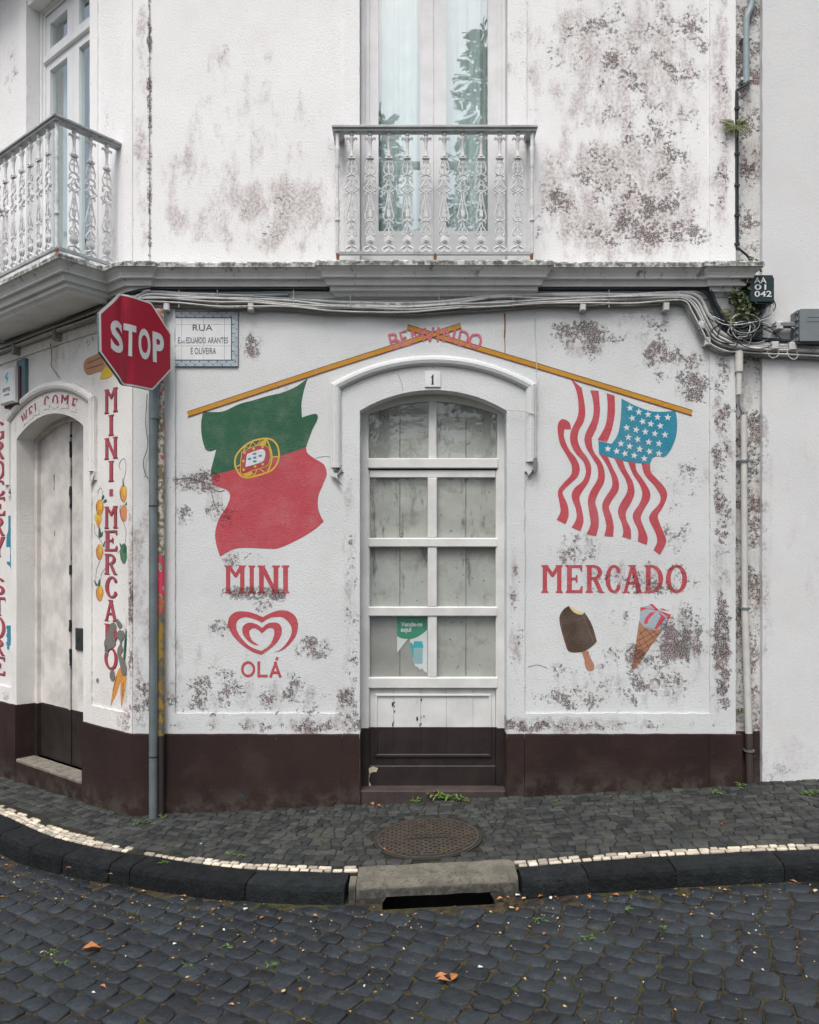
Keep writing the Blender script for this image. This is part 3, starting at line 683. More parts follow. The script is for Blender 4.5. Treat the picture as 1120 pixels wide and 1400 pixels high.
# lower panel of vertical boards, white above the paint line and brown below it
bx_ = [505.8, 538, 575.2, 610.5, 647, 677.7]
for i in range(5):
    a0, a1 = dx(bx_[i]) + .0008, dx(bx_[i + 1]) - .0008
    mk('panel_board', G().box(FR, a0, a1, dz(994.7), dz(941), DO - .03, DO - .014 + .001 * (i % 2)), 'door_white', door)
    mk('panel_board', G().box(FR, a0, a1, dz(1047), dz(995), DO - .03, DO - .014 + .001 * (i % 2)), 'door_brown', door)
for (c, d, m_) in ((950, 994.7, 'door_white'), (995, 1034, 'door_brown')):
    for (a, b_) in ((512.5, 516), (668.5, 672)): mk('panel_moulding', G().bevbox(FR, dx(a), dx(b_), dz(d), dz(c), DO - .02, DO - .004, .003), m_, door)
mk('panel_moulding', G().bevbox(FR, dx(512.5), dx(672), dz(952.5), dz(949), DO - .02, DO - .003, .004), 'door_white', door)
mk('panel_moulding', G().bevbox(FR, dx(512.5), dx(672), dz(1036), dz(1031.5), DO - .02, DO - .003, .004), 'door_brown', door)
bar('bottom_rail', 505.8, 677.7, 1047, 1079.5, .004, 'door_brown')
for (lp_) in ([(497, 1042), (501, 1040), (500, 1056), (506, 1060), (505, 1068), (509, 1076), (497, 1077), (499, 1060)], [(504, 1050), (510, 1047), (517, 1050), (515, 1055), (508, 1056), (505, 1060)]):
    mk('paint_flake', G().plate(FR, [rough([(dx(x), dz(y)) for x, y in lp_], .006, .004, lp_[0][0])[::-1]], DO + .0075, DO + .0062), 'door_flake', door)
fl = random.Random(5)
for k in range(16):                                     # dark paint losses along the board joints
    x = dx(random.choice((538, 575.2, 570, 578)) + fl.uniform(-2, 2)); z = dz(fl.uniform(955, 993)); w2, h2 = fl.uniform(.001, .004), fl.uniform(.004, .014)
    mk('paint_flake', G().plate(FR, [rough(rect(x - w2, z - h2, x + w2, z + h2), .004, .003, k)], DO - .0105, DO - .0128), 'gap_dark', door)
mk('door_frame_foot', G().box(FR, XC - HW - .02, dx(504.4), -.02, dz(995), DO - .045, DO + .0145), 'door_brown', door)
mk('door_frame_foot', G().box(FR, dx(679.6), XC + HW + .02, -.02, dz(995), DO - .045, DO + .0145), 'door_brown', door)
mk('threshold', G().bevbox(FR, XC - HW + .004, XC + HW - .004, -.2, fz(1081, 0), -.16, .004, .008), 'threshold', bld)
# ---- side door
ldo = -.16
ldoor = mk('door', G().plate(LF, [opening(LC, LHW + .02, SILL - .02, LZS, RISE + .02), opening(LC, LHW - .045, SILL + .0, LZS - .004, RISE - .036)], ldo + .03, ldo - .03), 'door_boards', bld)
le = [LC - LHW + .03, lp(76, 700, ldo)[0], lp(97, 700, ldo)[0], LC + LHW - .03]
le = [LC - LHW + .03, LC - LHW + .27, LC - LHW + .53, LC - LHW + .545, LC - LHW + .79, LC + LHW - .03]
for i in range(5):
    a0, a1 = le[i] + .002, le[i + 1] - .002
    if i == 2: continue
    mk('door_board', G().bevbox(LF, a0, a1, ZP + .003, LZS + RISE + .01, ldo - .04, ldo + .004 * (i % 2), .003), 'door_boards', ldoor)
    mk('door_board', G().bevbox(LF, a0, a1, SILL, ZP - .001, ldo - .04, ldo + .004 * (i % 2), .003), 'door_brown', ldoor)
mk('door_backing', G().box(LF, LC - LHW + .02, LC + LHW - .02, SILL, LZS + RISE + .02, ldo - .07, ldo - .045), 'gap_dark', ldoor)
for k in range(26):
    xx = random.choice((LC - LHW + .536, LC - LHW + .536, LC - LHW + .27, LC - LHW + .79)) + fl.uniform(-.008, .008); zz_ = fl.uniform(ZP + .1, LZS); w2, h2 = fl.uniform(.002, .006), fl.uniform(.008, .05)
    mk('paint_flake', G().plate(LF, [rough(rect(xx - w2, zz_ - h2, xx + w2, zz_ + h2), .006, .004, k)], ldo + .0175 if abs(xx - LC + LHW - .52) < .02 else ldo + .0046, ldo), 'lock_dark', ldoor)
mk('cover_strip', G().bevbox(LF, LC - LHW + .505, LC - LHW + .530, ZP, LZS + RISE, ldo, ldo + .016, .005), 'door_boards', ldoor)
for sx in (-1, 1): mk('door_frame_foot', G().box(LF, *sorted((LC + sx * (LHW + .01), LC + sx * (LHW - .0465))), SILL - .01, ZP, ldo - .03, ldo + .0325), 'door_brown', ldoor)
lk = lp(111, 874, ldo); lk0, lk1 = lp(105.5, 874, ldo)[0], lp(114.5, 874, ldo)[0]
lkp = mk('lock_plate', G().bevbox(LF, lk0, lk1, lk[1] - .085, lk[1] + .085, ldo - .002, ldo + .018, .006), 'lock_dark', ldoor)
mk('keyhole', G().box(LF, (lk0 + lk1) / 2 - .008, (lk0 + lk1) / 2 + .008, lk[1] - .02, lk[1] + .012, ldo + .012, ldo + .022), 'cable_black', lkp)
mk('door_sill', G().bevbox(LF, LC - LHW + .003, LC + LHW - .003, SILL - .028, SILL, -.2, .020, .006), 'sill_stone', bld, tones=.6)
mk('plinth', G().box(LF, LC - LHW - .001, LC + LHW + .001, -.6, SILL - .027, -.1, .023), 'plinth_paint', bld)
# ---- French windows
def french(fr, a0, a1, o, split, gz0, mat, name='window', transom=None, gap=.0):
    W = a1 - a0; fo = mk(name, G().plate(fr, [rect(a0 - .02, WZ0 - .01, a1 + .02, WZ1 + .02), rect(a0 + .06, WZ0 + .015, a1 - .06, WZ1 - .05)], o + .02, o - .05), mat, bld)
    mk('frame_bead', G().plate(fr, [rect(a0 + .005, WZ0 + .0, a1 - .005, WZ1), rect(a0 + .03, WZ0 + .005, a1 - .03, WZ1 - .02)], o + .036, o + .015), mat, fo)
    m_ = (a0 + a1) / 2; st = .064
    zz = [(WZ0 + .02, WZ1 - .06)] if transom is None else [(WZ0 + .02, transom - .02), (transom + .02, WZ1 - .06)]
    if transom: mk('transom', G().bevbox(fr, a0 + .05, a1 - .05, transom - .03, transom + .03, o - .04, o + .035, .008), mat, fo)
    for k, (z0, z1) in enumerate(zz):
        for (b0, b1, inner) in ((a0 + .06, m_ - .001, 1), (m_ + .001, a1 - .06, 0)):
            g0, g1 = (b0 + st * .95, b1 - st * 1.35) if inner else (b0 + st * 1.35, b1 - st * .95)
            zb = gz0 if k == 0 else z0 + .06
            leaf = mk('window_leaf', G().plate(fr, [rect(b0, z0, b1, z1), rect(g0, zb, g1, z1 - .07)], o + .012, o - .035), mat, fo)
            mk('pane', G().plate(fr, [rect(g0 - .004, zb - .004, g1 + .004, z1 - .066)], o - .010), 'window_glass', fo)
    if transom is None: mk('meeting_bead', G().bevbox(fr, m_ - .004, m_ + .004, WZ0 + .02, WZ1 - .06, o - .02, o + .018, .003), mat, fo)
    # curtain with folds behind the panes
    g = G(); n_ = 120; vs = []
    for i in range(n_ + 1):
        a = a0 + .03 + (a1 - a0 - .06) * i / n_; oo = o - .10 + .012 * math.sin(a * 55) + .006 * math.sin(a * 131 + 1)
        vs += [fr(a, WZ0 + .01, oo), fr(a, WZ1, oo)]
    g.add(vs, [(2 * i, 2 * i + 2, 2 * i + 3, 2 * i + 1) for i in range(n_)]); mk('curtain', g, 'curtain', fo, smooth=True)
    return fo
french(FR, fx(492), fx(694), -.10, None, fz(317, -.1), 'frame_white')
french(LF, lw0, lw1, -.13, None, 3.75, 'upvc_white', transom=lp(82, 70, -.12)[1])
# ---- balconies
SC = .000684
def baluster_mesh():
    g = G(); fr = lambda a, z, o=0: Vector((a, -o, z))
    def st(pts, r=.0042, both=True, k=4):
        for sx in ((1, -1) if both else (1,)):
            g.tube([fr(sx * x * SC, (1285 - y) * SC) for x, y in smoothline(pts, k)], r, 6)
    g.lathe((0, 0, (1285 - 190) * SC), [(.002, -.015), (.011, -.011), (.0155, 0), (.011, .011), (.002, .015)], 10)
    st([(8, 250), (24, 232), (40, 218), (50, 228), (42, 238)], .005)
    g.lathe((0, 0, 0), [(.017, (1285 - 395) * SC), (.013, (1285 - 380) * SC), (.0085, (1285 - 330) * SC), (.010, (1285 - 270) * SC), (.017, (1285 - 222) * SC), (.008, (1285 - 205) * SC)], 10)
    g.box(fr, -.024, .024, (1285 - 414) * SC, (1285 - 394) * SC, -.012, .012)
    st([(12, 416), (28, 445), (45, 500), (42, 540), (20, 560), (3, 550)], .0045); st([(0, 415), (0, 552)], .005, False, 2)
    st([(3, 500), (16, 482), (27, 490), (20, 502)], .0036); st([(3, 450), (14, 440), (20, 452)], .0034)
    st([(2, 562), (22, 568), (44, 580), (46, 605), (34, 612), (28, 598)], .005); st([(40, 606), (50, 622), (40, 630)], .0048)
    st([(6, 610), (22, 650), (42, 676), (62, 690), (40, 712), (14, 724), (4, 735)], .005); st([(0, 650), (30, 690), (0, 716)], .0046, True, 2)
    st([(8, 728), (30, 726), (46, 738), (38, 750)], .005)
    st([(8, 728), (13, 790), (33, 880), (48, 948), (40, 980), (16, 988), (2, 968)], .0047); st([(0, 790), (0, 980)], .0052, False, 2)
    st([(3, 850), (16, 836), (24, 850)], .0034); st([(3, 905), (18, 890), (30, 900)], .0036)
    g.box(fr, -.011, .011, (1285 - 955) * SC, (1285 - 900) * SC, -.006, .006)
    st([(4, 990), (24, 994), (42, 1002), (40, 1016)], .005); st([(8, 1000), (14, 1045), (36, 1075), (46, 1100), (38, 1125), (22, 1120), (18, 1100), (30, 1096)], .0046); st([(2, 1050), (2, 1140)], .005, True, 2)
    for (r0, o) in ((.030, .006), (.018, .012), (.008, .017)):
        c = Vector((0, -o, (1285 - 1170) * SC)); k = len(g.v); n_ = 14
        g.v += [c + Vector((r0 * math.cos(2 * math.pi * i / n_), 0, r0 * math.sin(2 * math.pi * i / n_))) for i in range(n_)] + [c + Vector((r0 * math.cos(2 * math.pi * i / n_), .012, r0 * math.sin(2 * math.pi * i / n_))) for i in range(n_)]
        g.f.append(tuple(range(k + n_ - 1, k - 1, -1))); g.f += [(k + i, k + (i + 1) % n_, k + n_ + (i + 1) % n_, k + n_ + i) for i in range(n_)]
    st([(0, 1212), (22, 1232), (44, 1240), (58, 1256), (50, 1276), (26, 1278), (2, 1262)], .0075); st([(0, 1210), (0, 1285)], .006, False, 2)
    me = bpy.data.meshes.new('baluster'); me.from_pydata(g.v, [], g.f); me.materials.append(MATS['iron_white'])
    return me
BM = baluster_mesh(); BH = 1100 * SC
def rail_sweep(par, pts, z):
    g = G().plansweep([p[:2] for p in pts], [(-.032, z), (.032, z), (.036, z - .006), (.036, z - .016), (.026, z - .022), (.026, z - .034), (-.026, z - .034), (-.026, z - .022), (-.036, z - .016), (-.036, z - .006), (-.032, z)])
    mk('handrail', g, 'rail_grey', par)
def post(par, p, z0, z1):
    H = z1 - z0; pr = [(.012, 0), (.012, .01), (.012, .25), (.012, .26), (.017, .265), (.017, .275), (.012, .29), (.019, .33), (.011, .365), (.017, .38), (.011, .40), (.016, .43), (.010, .45), (.010, .46), (.010, .69), (.010, .70), (.016, .715), (.011, .74), (.016, .78), (.012, .82), (.017, .87), (.011, .89), (.014, 1)]
    mk('post', G().lathe((p[0], p[1], z0), [(r, t * H) for r, t in pr], 12), 'iron_white', par, smooth=True)
def put_baluster(par, p, z, rz, sz=1.):
    o = bpy.data.objects.new('baluster', BM); col.objects.link(o); o.parent = par; o.location = Vector((p[0], p[1], z)) - WL[par]; o.rotation_euler = (0, 0, rz); o.scale = (1, 1, sz); WL[o] = Vector((p[0], p[1], z))
FO = .125
bal = mk('balcony', G().box(FR, fx(463, FO), fx(727, FO), fz(348.5, FO), fz(344.5, FO), FO - .010, FO + .010), 'rail_grey', bld)
zr = fz(174, FO)
rail_sweep(bal, [FR(fx(462, FO), 0, 0), FR(fx(462, FO), 0, FO), FR(fx(727, FO), 0, FO), FR(fx(727, FO), 0, 0)][0:4], zr)
zb_ = fz(344.5, FO)
for px in (481, 506.2, 531.6, 557, 582.4, 607.6, 632.8, 658, 683.4, 708): put_baluster(bal, FR(fx(px, FO), 0, FO), zb_ - .004, 0, (zr - .034 - zb_ + .004) / (1285 * SC - 168 * SC))
for px in (461.5, 727.5): post(bal, FR(fx(px, FO), 0, FO), zb_ - .01, zr - .03)
for px in (462, 595, 727): mk('foot', G().lathe((fx(px, FO), -FO, 3.53), [(.016, 0), (.017, .006), (.009, .02), (.012, zb_ - 3.53 - .01)], 10), 'rust', bal)
LO, LA0, LA1 = .434, -1.86, -.18
lz = 4.43; lb = 3.600
lbal = mk('balcony', G().plansweep([LF(LA0, 0, 0)[:2], LF(LA0, 0, LO)[:2], LF(LA1, 0, LO)[:2], LF(LA1, 0, 0)[:2]], [(-.01, lb - .018), (.01, lb - .018), (.01, lb), (-.01, lb), (-.01, lb - .018)]), 'rail_grey', bld)
rail_sweep(lbal, [LF(LA0, 0, 0), LF(LA0, 0, LO), LF(LA1, 0, LO), LF(LA1, 0, 0)], lz)
yaw = math.atan2(RD.y, RD.x); szl = (lz - .034 - lb) / (1117 * SC)
for k in range(13): put_baluster(lbal, LF(LA1 - .115 - k * .1205, 0, LO), lb - .003, yaw, szl)
for o_ in (.09, .205, .32):
    for a_, sg in ((LA1, 1), (LA0, -1)): put_baluster(lbal, LF(a_, 0, o_), lb - .003, yaw + sg * math.pi / 2, szl)
for a_ in (LA0, LA1): post(lbal, LF(a_, 0, LO), lb - .01, lz - .03)
for a_ in (LA0, (LA0 + LA1) / 2, LA1): p = LF(a_, 0, LO); mk('foot', G().lathe((p.x, p.y, 3.528), [(.016, 0), (.017, .006), (.009, .03), (.011, lb - 3.528 - .01)], 10), 'rust', lbal)

# ================================================================== neighbour and the strip between
strip_o = thing('recessed_wall_strip', (fx(1024), .08, 0), 'narrow stained wall strip between corner shop and plain neighbouring house', 'wall')
mk('wall_strip', G().plate(FR, [rect(X1 - .05, -.4, fx(1045), ZT)], -.06, -.3), 'plaster_strip', strip_o)
mk('plinth', G().bevbox(FR, X1 - .04, fx(1043.5), -.4, ZP + .004, -.1, -.045, .004), 'plinth_paint', strip_o)
nb = mk('neighbour_house', G().plate(FR, [rough(rect(fx(1044.5), -.4, 7, ZT), .08, .002)], -.02, -.34), 'plaster_next', None)
tag(nb, 'plain pale grey rendered house wall beside the corner shop', 'house')

# ================================================================== paintings on the walls (flat paint)
OP = .0016                                              # paint lies on the recessed panel
def Zm(ox, oy, sc, pts): return [(ox + p[0] / sc, oy + p[1] / sc) + tuple(p[2:]) for p in pts]
def shape(name, mat, par, pts, o=OP, sm=True, k=6, fr=FR, conv=F2, holes=(), edge=None):
    l = conv(pts); l = smoothloop(l, k) if sm else l
    hs = [smoothloop(conv(h), k) if sm else conv(h) for h in holes]
    ob = mk(name, G().plate(fr, [l] + hs, o), mat, par)
    return ob
def line(name, mat, par, pts, w, o=OP, sm=True, fr=FR, conv=F2, S_=205., closed=False):
    p = conv(pts)
    if sm: p = smoothline(p + [p[0]] if closed else p, 5)
    g = G(); strip(g, fr, p, w / S_, o); return mk(name, g, mat, par)
c = 1
PT = lambda pts: Zm(250, 500, 5.186, pts)
flag1 = shape('painted_flag', 'paint_green', bld, PT([(150,325,1),(200,328),(290,322),(400,272),(500,245),(600,215),(700,192),(800,150),(885,88,1),(860,170),(842,270),(845,368,1),(890,352),(948,343),(955,380),(920,450),(890,530),(873,578,1),(690,640),(500,700),(300,752),(203,777,1),(200,740),(215,680),(238,590,1),(200,605),(160,590),(135,500),(130,420),(138,350)]))
flag1['label'] = 'painted green and red flag with yellow emblem'
shape('red_field', 'paint_red', flag1, PT([(203,778,1),(300,753),(500,701),(690,641),(873,579,1),(885,620),(930,655),(1000,700),(1020,770),(990,850),(960,930),(962,1020),(998,1105,1),(920,1170),(800,1240),(680,1292),(600,1296),(450,1290),(360,1300),(265,1352,1),(238,1270),(230,1180),(260,1080),(310,1000),(335,930),(318,885),(260,860),(220,845),(205,810)]))
AR = lambda pts: Zm(310, 585, 12.44, pts)
Y1 = OP + .0004
line('emblem_ring', 'paint_yellow', flag1, AR([(140,560),(165,470),(230,380),(330,290),(460,220),(600,185),(700,183),(790,215),(860,300),(890,420),(885,520),(850,620),(770,715),(640,775),(470,825),(360,845),(270,830),(200,760),(150,660)]), 2.4, Y1, closed=True)
line('emblem_ring', 'paint_yellow', flag1, AR([(640,190),(690,220),(740,340),(770,470),(755,600),(700,735)]), 2.1, Y1 + .0002)
for q in ([(150,662),(240,630)], [(772,496),(888,490)]): line('emblem_bar', 'paint_yellow', flag1, AR(q), 1.9, Y1 + .0003, False)
for q in ([(285,385),(335,312),(378,348),(440,240),(508,300),(580,215)], [(410,735),(470,812),(520,705)], [(552,690),(640,752)]): line('emblem_lattice', 'paint_yellow', flag1, AR(q), 1.5, Y1 + .0004, False)
for q in ([(540,290),(610,215),(680,200),(670,290)], [(262,790),(418,735),(435,800),(340,832)]): shape('emblem_patch', 'paint_yellow', flag1, AR(q), Y1 + .0005, False)
shl = shape('emblem_shield', 'paint_crimson', flag1, AR([(255,410,1),(450,320),(560,295),(650,300),(720,350),(745,450),(735,560),(690,640),(600,680),(430,730),(245,775,1)]), Y1 + .0007)
line('shield_outline', 'paint_yellow', shl, AR([(255,410),(450,320),(560,295),(650,300),(720,350),(745,450),(735,560),(690,640),(600,680),(430,730),(245,775)]), 1.0, Y1 + .0008, True, closed=True)
shape('shield_centre', 'paint_white', shl, AR([(345,450,1),(450,405),(560,370),(620,365),(655,410),(655,480),(625,560),(560,595),(430,635),(320,665,1)]), Y1 + .0010)
for (x, y) in ((478,440),(390,525),(478,505),(572,475),(480,570)): shape('shield_dot', 'paint_teal', shl, AR([(x-30,y+2),(x-20,y-12),(x+26,y-16),(x+32,y+2),(x+12,y+18),(x-24,y+18)]), Y1 + .0012)
for (x, y) in ((305,420),(460,355),(610,325),(285,565),(290,712),(485,655),(615,620)): shape('shield_castle', 'paint_yellow', shl, AR([(x-20,y+18),(x-22,y-16),(x-6,y-20),(x+20,y-22),(x+22,y+16),(x+2,y+22)]), Y1 + .0012, False)
US = lambda pts: Zm(750, 510, 5.385, pts)
flag2 = shape('painted_flag', 'paint_teal', bld, US([(538,188,1),(650,245),(780,285),(935,278,1),(948,370),(935,480),(890,580),(850,618,1),(800,612),(765,622,1),(748,668,1),(600,655),(480,625),(372,594,1),(368,500,1),(465,522,1),(510,450),(532,330)]), OP + .0003)
flag2['label'] = 'painted flag with red stripes and white stars on teal'
for q in ([(165,415,1),(155,365),(105,338),(72,370),(68,430),(85,520),(130,600),(170,680),(165,750),(110,810),(70,870),(80,950),(88,1020),(60,1080,1),(125,1112,1),(148,1050),(140,970),(105,890),(115,860),(160,815),(215,760),(230,700),(205,630),(150,560),(115,470),(118,412,1)],
 [(165,40,1),(205,130),(220,230),(215,320),(165,430),(162,510),(200,590),(255,650),(275,720),(255,790),(190,850),(170,910),(200,1000),(205,1070),(170,1137,1),(235,1165,1),(258,1090),(245,1000),(228,920),(250,870),(300,790),(315,700),(290,630),(240,560),(215,490),(225,420),(262,350),(270,260),(245,110,1)],
 [(308,127,1),(330,220),(325,330),(268,460),(275,540),(320,620),(360,690),(360,780),(310,870),(290,940),(300,1030),(310,1110),(280,1187,1),(350,1200,1),(370,1120),(365,1030),(345,950),(370,880),(410,800),(412,720),(385,650),(330,570),(318,480,1),(355,400),(378,300),(375,200),(368,130,1)],
 [(428,148,1),(435,250),(420,380),(362,492,1),(430,508,1),(465,420),(488,300),(487,165,1)],
 [(375,595,1),(430,680),(465,770),(465,840),(410,930),(395,990),(415,1070),(425,1130),(410,1200,1),(475,1205,1),(480,1130),(465,1050),(445,990),(465,940),(515,860),(512,780),(470,690),(435,612,1)],
 [(485,626,1),(525,710),(570,790),(580,870),(525,970),(512,1030),(540,1110),(550,1170),(543,1205,1),(608,1225,1),(605,1150),(575,1080),(572,1020),(610,950),(633,880),(620,800),(570,710),(545,636,1)],
 [(585,652,1),(620,740),(670,820),(690,890),(670,960),(625,1030),(625,1080),(660,1160),(658,1240,1),(722,1265,1),(730,1210),(700,1130),(680,1070),(700,1010),(745,930),(745,870),(700,790),(650,720),(640,658,1)],
 [(685,664,1),(710,750),(780,830),(822,900),(815,960),(755,1030),(742,1080),(785,1170),(800,1240),(773,1303,1),(820,1340,1),(862,1260),(862,1210),(820,1110),(805,1050),(840,990),(873,910),(860,850),(800,780),(755,730),(748,664,1)]):
    shape('stripe', 'paint_red', flag2, US(q), OP)
sr = random.Random(3)
for (x, y) in ((600,257),(665,287),(733,305),(803,325),(878,327),(617,333),(693,357),(753,375),(823,390),(575,402),(645,418),(713,433),(783,446),(858,455),(588,473),(657,488),(738,508),(813,520),(533,520),(597,540),(671,560),(743,578),(813,593),(437,558),(502,576),(563,593),(631,608),(705,630)):
    ph = sr.uniform(-.25, .25); q = []
    for k in range(10): rr = 28 if k % 2 == 0 else 11.5; t = ph + math.pi * k / 5; q.append((x + rr * math.sin(t), y - rr * math.cos(t)))
    shape('star', 'paint_white', flag2, US(q), OP + .0008, False)
# crossed flag staffs, welcome word
for q in ([(257,566.5),(440,506),(630,445.5)], [(557,447.5),(740,502),(946,564.5)]):
    p0 = line('painted_staff', 'paint_ochre', bld, q, 8.2, OP + (.0014 if q[0][0] < 300 else .0010), False)
    line('staff_shade', 'paint_ochre_dark', p0, [(x, y + 3.6) for x, y in q], 1.4, OP + .0017, False); line('staff_shade', 'paint_ochre_dark', p0, [(x, y - 3.8) for x, y in q], .8, OP + .0017, False)
BW = lambda pts: Zm(510, 430, 6.588, pts)
for k, (nm, strokes) in enumerate((('B', [[(143,180),(176,312)],[(140,186),(190,178),(208,200),(195,228),(160,242)],[(160,242),(220,234),(242,262),(230,294),(176,308)]]), ('E', [[(302,148),(244,164),(272,284),(342,264)],[(256,216),(302,206)]]),
   ('M', [[(346,136),(368,258)],[(348,142),(402,206),(434,126)],[(434,122),(456,240)]]), ('V', [[(468,120),(512,240)],[(512,240),(546,114)]]), ('I', [[(592,116),(582,242)]]), ('N', [[(634,248),(650,124)],[(650,128),(716,252)],[(716,252),(740,134)]]),
   ('D', [[(790,146),(764,272)],[(782,148),(838,162),(856,214),(822,272),(762,270)]]), ('O', [[(905,182),(950,186),(972,232),(950,288),(900,298),(872,262),(880,208),(905,182)]]))):
    g = G()
    for j, s_ in enumerate(strokes): strip(g, FR, smoothline(F2(BW(s_)), 4 if nm in 'BDO' else 1), 20 / 6.588 / 205, OP + .0024 + .0002 * j)
    mk('painted_letter', g, 'paint_rose', bld)
# MINI and MERCADO
for word, spans, y0, y1 in (('MINI', ((307,336),(339.5,349),(352,382.5),(385,396)), 773, 811), ('MERCADO', ((740,769.5),(773,797),(800.5,827),(826.5,849),(850.5,879.5),(881,907.5),(910.5,939.5)), 772.5, 810.5)):
    for ch, (a, b_) in zip(word, spans):
        g = G(); glyph(g, ch, FR, fx(a), fx(b_), fz(y1), fz(y0), OP); mk('painted_letter', g, 'paint_red', bld)
HT = lambda pts: Zm(290, 760, 7.78, pts)
shape('painted_heart', 'paint_red', bld, HT([(525,1052,1),(420,1015),(300,930),(210,830),(172,730),(185,650),(250,598),(330,590),(430,605),(540,650,1),(640,600),(730,578),(820,592),(890,650),(915,740),(890,850),(820,945),(740,1005),(650,1027,1),(720,1000),(790,930),(840,840),(845,760),(800,690),(740,650),(660,650),(600,665),(532,708,1),(450,672),(370,652),(300,665),(260,710),(265,790),(310,870),(380,945),(450,985),(525,1010,1),(600,960),(640,900),(662,830),(655,780),(620,765),(580,780),(532,823,1),(480,780),(440,768),(400,790),(400,840),(430,900),(500,950,1),(440,940),(370,890),(325,820),(330,750),(380,712),(440,715),(490,735),(532,765,1),(590,720),(650,708),(710,720),(740,770),(735,840),(690,920),(620,985)]))
g = G().plate(FR, [F2(HT(ell(384, 1205, 76, 86, 26))), F2(HT(ell(384, 1205, 49, 58, 26)))], OP); mk('painted_letter', g, 'paint_red', bld)
g = G(); strip(g, FR, F2(HT([(497,1122),(497,1292)])), 30 / 7.78 / 205, OP); strip(g, FR, F2(HT([(497,1277),(592,1277)])), 28 / 7.78 / 205, OP + .0003); mk('painted_letter', g, 'paint_red', bld)
g = G()
for j, q in enumerate(([(620,1292),(682,1126)], [(668,1126),(728,1292)], [(640,1240),(712,1240)], [(682,1108),(699,1078)])): strip(g, FR, F2(HT(q)), 27 / 7.78 / 205, OP + .0003 * j)
mk('painted_letter', g, 'paint_red', bld)
# ice lolly and cone
IC = lambda pts: Zm(730, 760, 5.09, pts)
lol = shape('painted_ice_lolly', 'paint_brown', bld, IC([(245,348,1),(215,365),(185,405),(178,450),(195,530),(225,630),(245,665),(300,672),(360,660),(430,605),(432,570),(400,470),(352,392,1),(335,410),(290,402),(262,376)]))
shape('bitten_filling', 'paint_cream', lol, IC([(245,349,1),(290,373),(345,390,1),(338,408),(300,403),(265,380)]), OP + .0004)
shape('stick', 'paint_tan', lol, IC([(333,668,1),(378,660,1),(395,710),(420,760),(412,795),(380,800),(358,770),(350,720)]), OP + .0002)
line('lolly_edge', 'paint_tan_dark', lol, IC([(345,420),(380,510),(415,600)]), 1.1, OP + .0004); line('lolly_edge', 'paint_ochre_dark', lol, IC([(186,440),(200,520),(228,620),(246,660)]), 1.0, OP + .0004)
cone = shape('painted_ice_cream_cone', 'paint_tan', bld, IC([(733,448,1),(770,495),(840,515),(900,510,1),(820,620),(760,710),(700,786),(682,776,1),(705,640)]))
for q in ([(735,520),(800,640)], [(722,580),(775,690)], [(770,500),(845,585)], [(815,512),(868,555)], [(712,640),(745,720)], [(885,530),(715,640)], [(850,520),(722,590)], [(848,588),(705,690)], [(800,650),(697,742)], [(790,505),(735,545)]): line('waffle_line', 'paint_tan_dark', cone, IC(q), .9, OP + .0004, False)
shape('ice_cream', 'paint_sky', cone, IC([(740,360,1),(800,345),(860,372),(955,410,1),(900,511,1),(830,508),(770,488),(737,446,1)]), OP + .0005)
for q in ([(740,385),(743,356),(858,374),(858,382),(790,366)], [(850,386),(805,398),(772,440),(766,468),(786,478),(800,440)], [(862,386),(884,420),(858,468),(838,506),(856,508),(892,468),(918,432),(872,392)], [(872,382),(955,408),(935,445),(925,462),(932,425)], [(802,334),(826,336),(872,378),(852,380)], [(868,368),(900,366),(935,382),(900,376)]): shape('cherry_streak', 'paint_cherry', cone, IC(q), OP + .0008, False)
# ---- the side wall: MINI-MERCADO, GROCERY STORE, WELCOME, fruit
def lglyph(ch, p0, p1, y0, y1, mat='paint_crimson'):
    pm = (p0 + p1) / 2; a0, a1 = lp(p0, 700)[0], lp(p1, 700)[0]; z1, z0 = lp(pm, y0)[1], lp(pm, y1)[1]
    g = G(); glyph(g, ch, LF, a0 + .004, a1 + .004, z0 - .006, z1 - .006, OP - .0008); mk('letter_shadow', g, 'paint_shadow', bld)
    g = G(); glyph(g, ch, LF, a0, a1, z0, z1, OP + .0014); mk('painted_letter', g, mat, bld)
for ch, y0, y1 in (('M',531,564),('I',567,595),('N',598,627),('I',630,658),('M',692,722),('E',725,753),('R',757,785),('C',788,817),('A',820,849),('D',853,881),('O',885,915)):
    if ch == 'I': lglyph(ch, 148.5, 156, y0, y1)
    else: lglyph(ch, 143, 161, y0, y1)
a0, z0 = lp(150, 678.5); a1, z1 = lp(154.8, 668.5); mk('painted_letter', G().plate(LF, [rect(a0, z0, a1, z1)], OP + .001), 'paint_crimson', bld)
for word, ys in (('GROCERY', ((577,601),(603,628),(630,655),(657,678),(680,705),(707,732),(734,761))), ('STORE', ((790,813),(816,841),(843,872),(873,895),(897,922)))):
    for ch, (y0, y1) in zip(word, ys): lglyph(ch, -11, 7.6, y0, y1)
